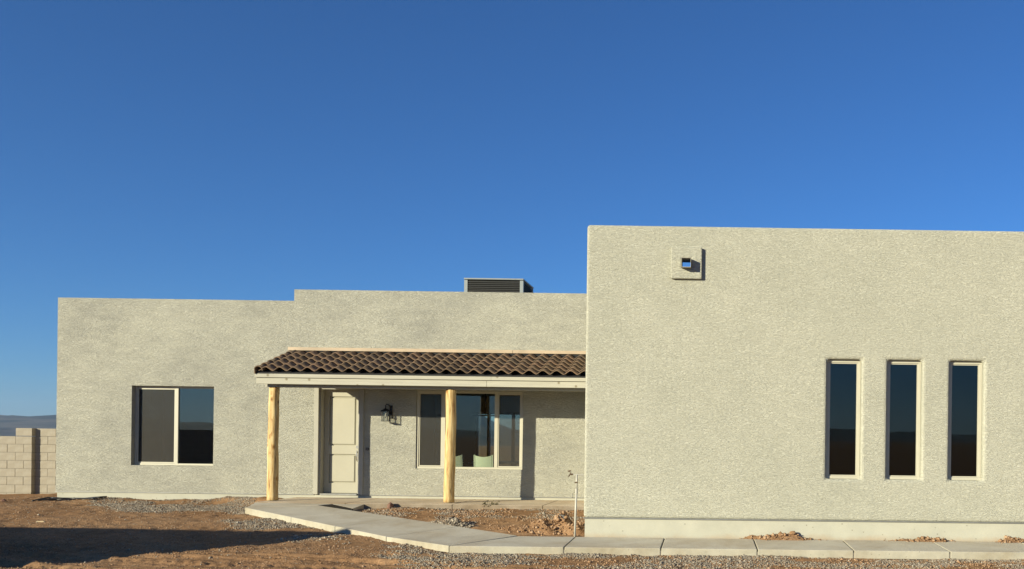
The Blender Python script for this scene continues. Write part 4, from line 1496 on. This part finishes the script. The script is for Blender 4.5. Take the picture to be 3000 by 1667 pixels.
# black irrigation pipe lying by the left corner
ends = [[(95, 1470), (150, 1464), (200, 1461), (235, 1463), (262, 1466)], [(120, 1466), (180, 1464), (215, 1459), (250, 1463), (285, 1471), (312, 1470)], [(110, 1468), (170, 1467), (225, 1467), (270, 1472), (300, 1470)]]
hb = MB()
for j, e in enumerate(ends):
    pts = []
    for i, (px, py) in enumerate(e):
        x, y = gpt(px, py + 1)
        up = 0.02 + (0.045 if 0 < i < len(e) - 1 and (i + j) % 2 else 0.012)
        pts.append(Vector((x, min(y, YW - 0.08), float(ground_z(np.array(x), np.array(min(y, YW - 0.08)))) + up)))
    fine = []
    for i in range(len(pts) - 1):
        p_0, p_1, p_2, p_3 = pts[max(i - 1, 0)], pts[i], pts[i + 1], pts[min(i + 2, len(pts) - 1)]
        for s in range(6):
            q_ = s / 6
            fine.append(0.5 * ((2 * p_1) + (p_2 - p_0) * q_ + (2 * p_0 - 5 * p_1 + 4 * p_2 - p_3) * q_ ** 2 + (3 * p_1 - p_0 - 3 * p_2 + p_3) * q_ ** 3))
    fine.append(pts[-1])
    hb.tube(fine, 0.017, 7)
hx_, hy_ = gpt(200, 1466)
hs = part('irrigation_pipe', hb, M['hose'], base=(hx_, hy_, float(ground_z(np.array(hx_), np.array(hy_)))), smooth=True)
tag(hs, 'loose black irrigation pipes lying at the left house corner', 'pipe')

sx_, sy_ = gpt(120, 1529)
sz_ = float(ground_z(np.array(sx_), np.array(sy_)))
sc_ = part('wood_scrap', MB().box(sx_ - 0.075, sx_ + 0.075, sy_ - 0.02, sy_ + 0.02, sz_ - 0.004, sz_ + 0.018), M['scrap'], base=(sx_, sy_, sz_), bevel=0.003)
tag(sc_, 'short pale wood scrap lying on bare dirt at the left', 'wood scrap')

# ------------------------------------------------------------------ unseen block wall, added left of frame to throw the long shadow
tip = on_plane(1080, 1559, -0.37, 0)
TZ1 = 1.47
dl = (TZ1 - tip[2]) / math.tan(ELEV)
cxr, cyb = tip[0] - dl * math.sin(THETA), tip[1] - dl * math.cos(THETA)
cl = 7.0
shadow_wall = empty('block_wall', (cxr - cl / 2, cyb - 0.1, -0.66), 'unseen block wall added left of the photographer to cast the long shadow', 'block wall')
for k in range(11):
    zt_ = TZ1 - k * course
    x1_ = cxr
    wd_ = BL if k % 2 == 0 else BL / 2 - 0.005
    while x1_ - wd_ > cxr - cl - 0.3:
        me_ = blk
        if wd_ != BL:
            key = round(wd_, 3)
            if key not in cut:
                cut[key] = MB().box(0, wd_, 0, 0.19, 0, BH).mesh('block_cut', M['block'])
            me_ = cut[key]
        piece('block', me_, shadow_wall, (x1_ - wd_, cyb - 0.19 + random.uniform(-0.003, 0.003), zt_ - BH))
        x1_ -= wd_ + 0.010
        wd_ = BL
part('mortar_core', MB().box(cxr - cl + 0.012, cxr - 0.012, cyb - 0.178, cyb - 0.012, TZ1 - 11 * course, TZ1 - 0.01), M['mortar'], shadow_wall)

# ------------------------------------------------------------------ desert haze between the lot and the far hills
hm = bpy.data.materials.new('haze')
hm.use_nodes = True
hn = hm.node_tree
hn.nodes.clear()
ho = hn.nodes.new('ShaderNodeOutputMaterial')
hv = hn.nodes.new('ShaderNodeVolumePrincipled')
hv.inputs['Color'].default_value = (0.5, 0.72, 1.0, 1)
hv.inputs['Density'].default_value = 1.45e-4
hv.inputs['Anisotropy'].default_value = 0.2
hn.links.new(hv.outputs[0], ho.inputs['Volume'])
hz = part('haze', MB().box(-3700, 3700, -3700, 3700, -75, 110), hm)
hz['kind'] = 'stuff'
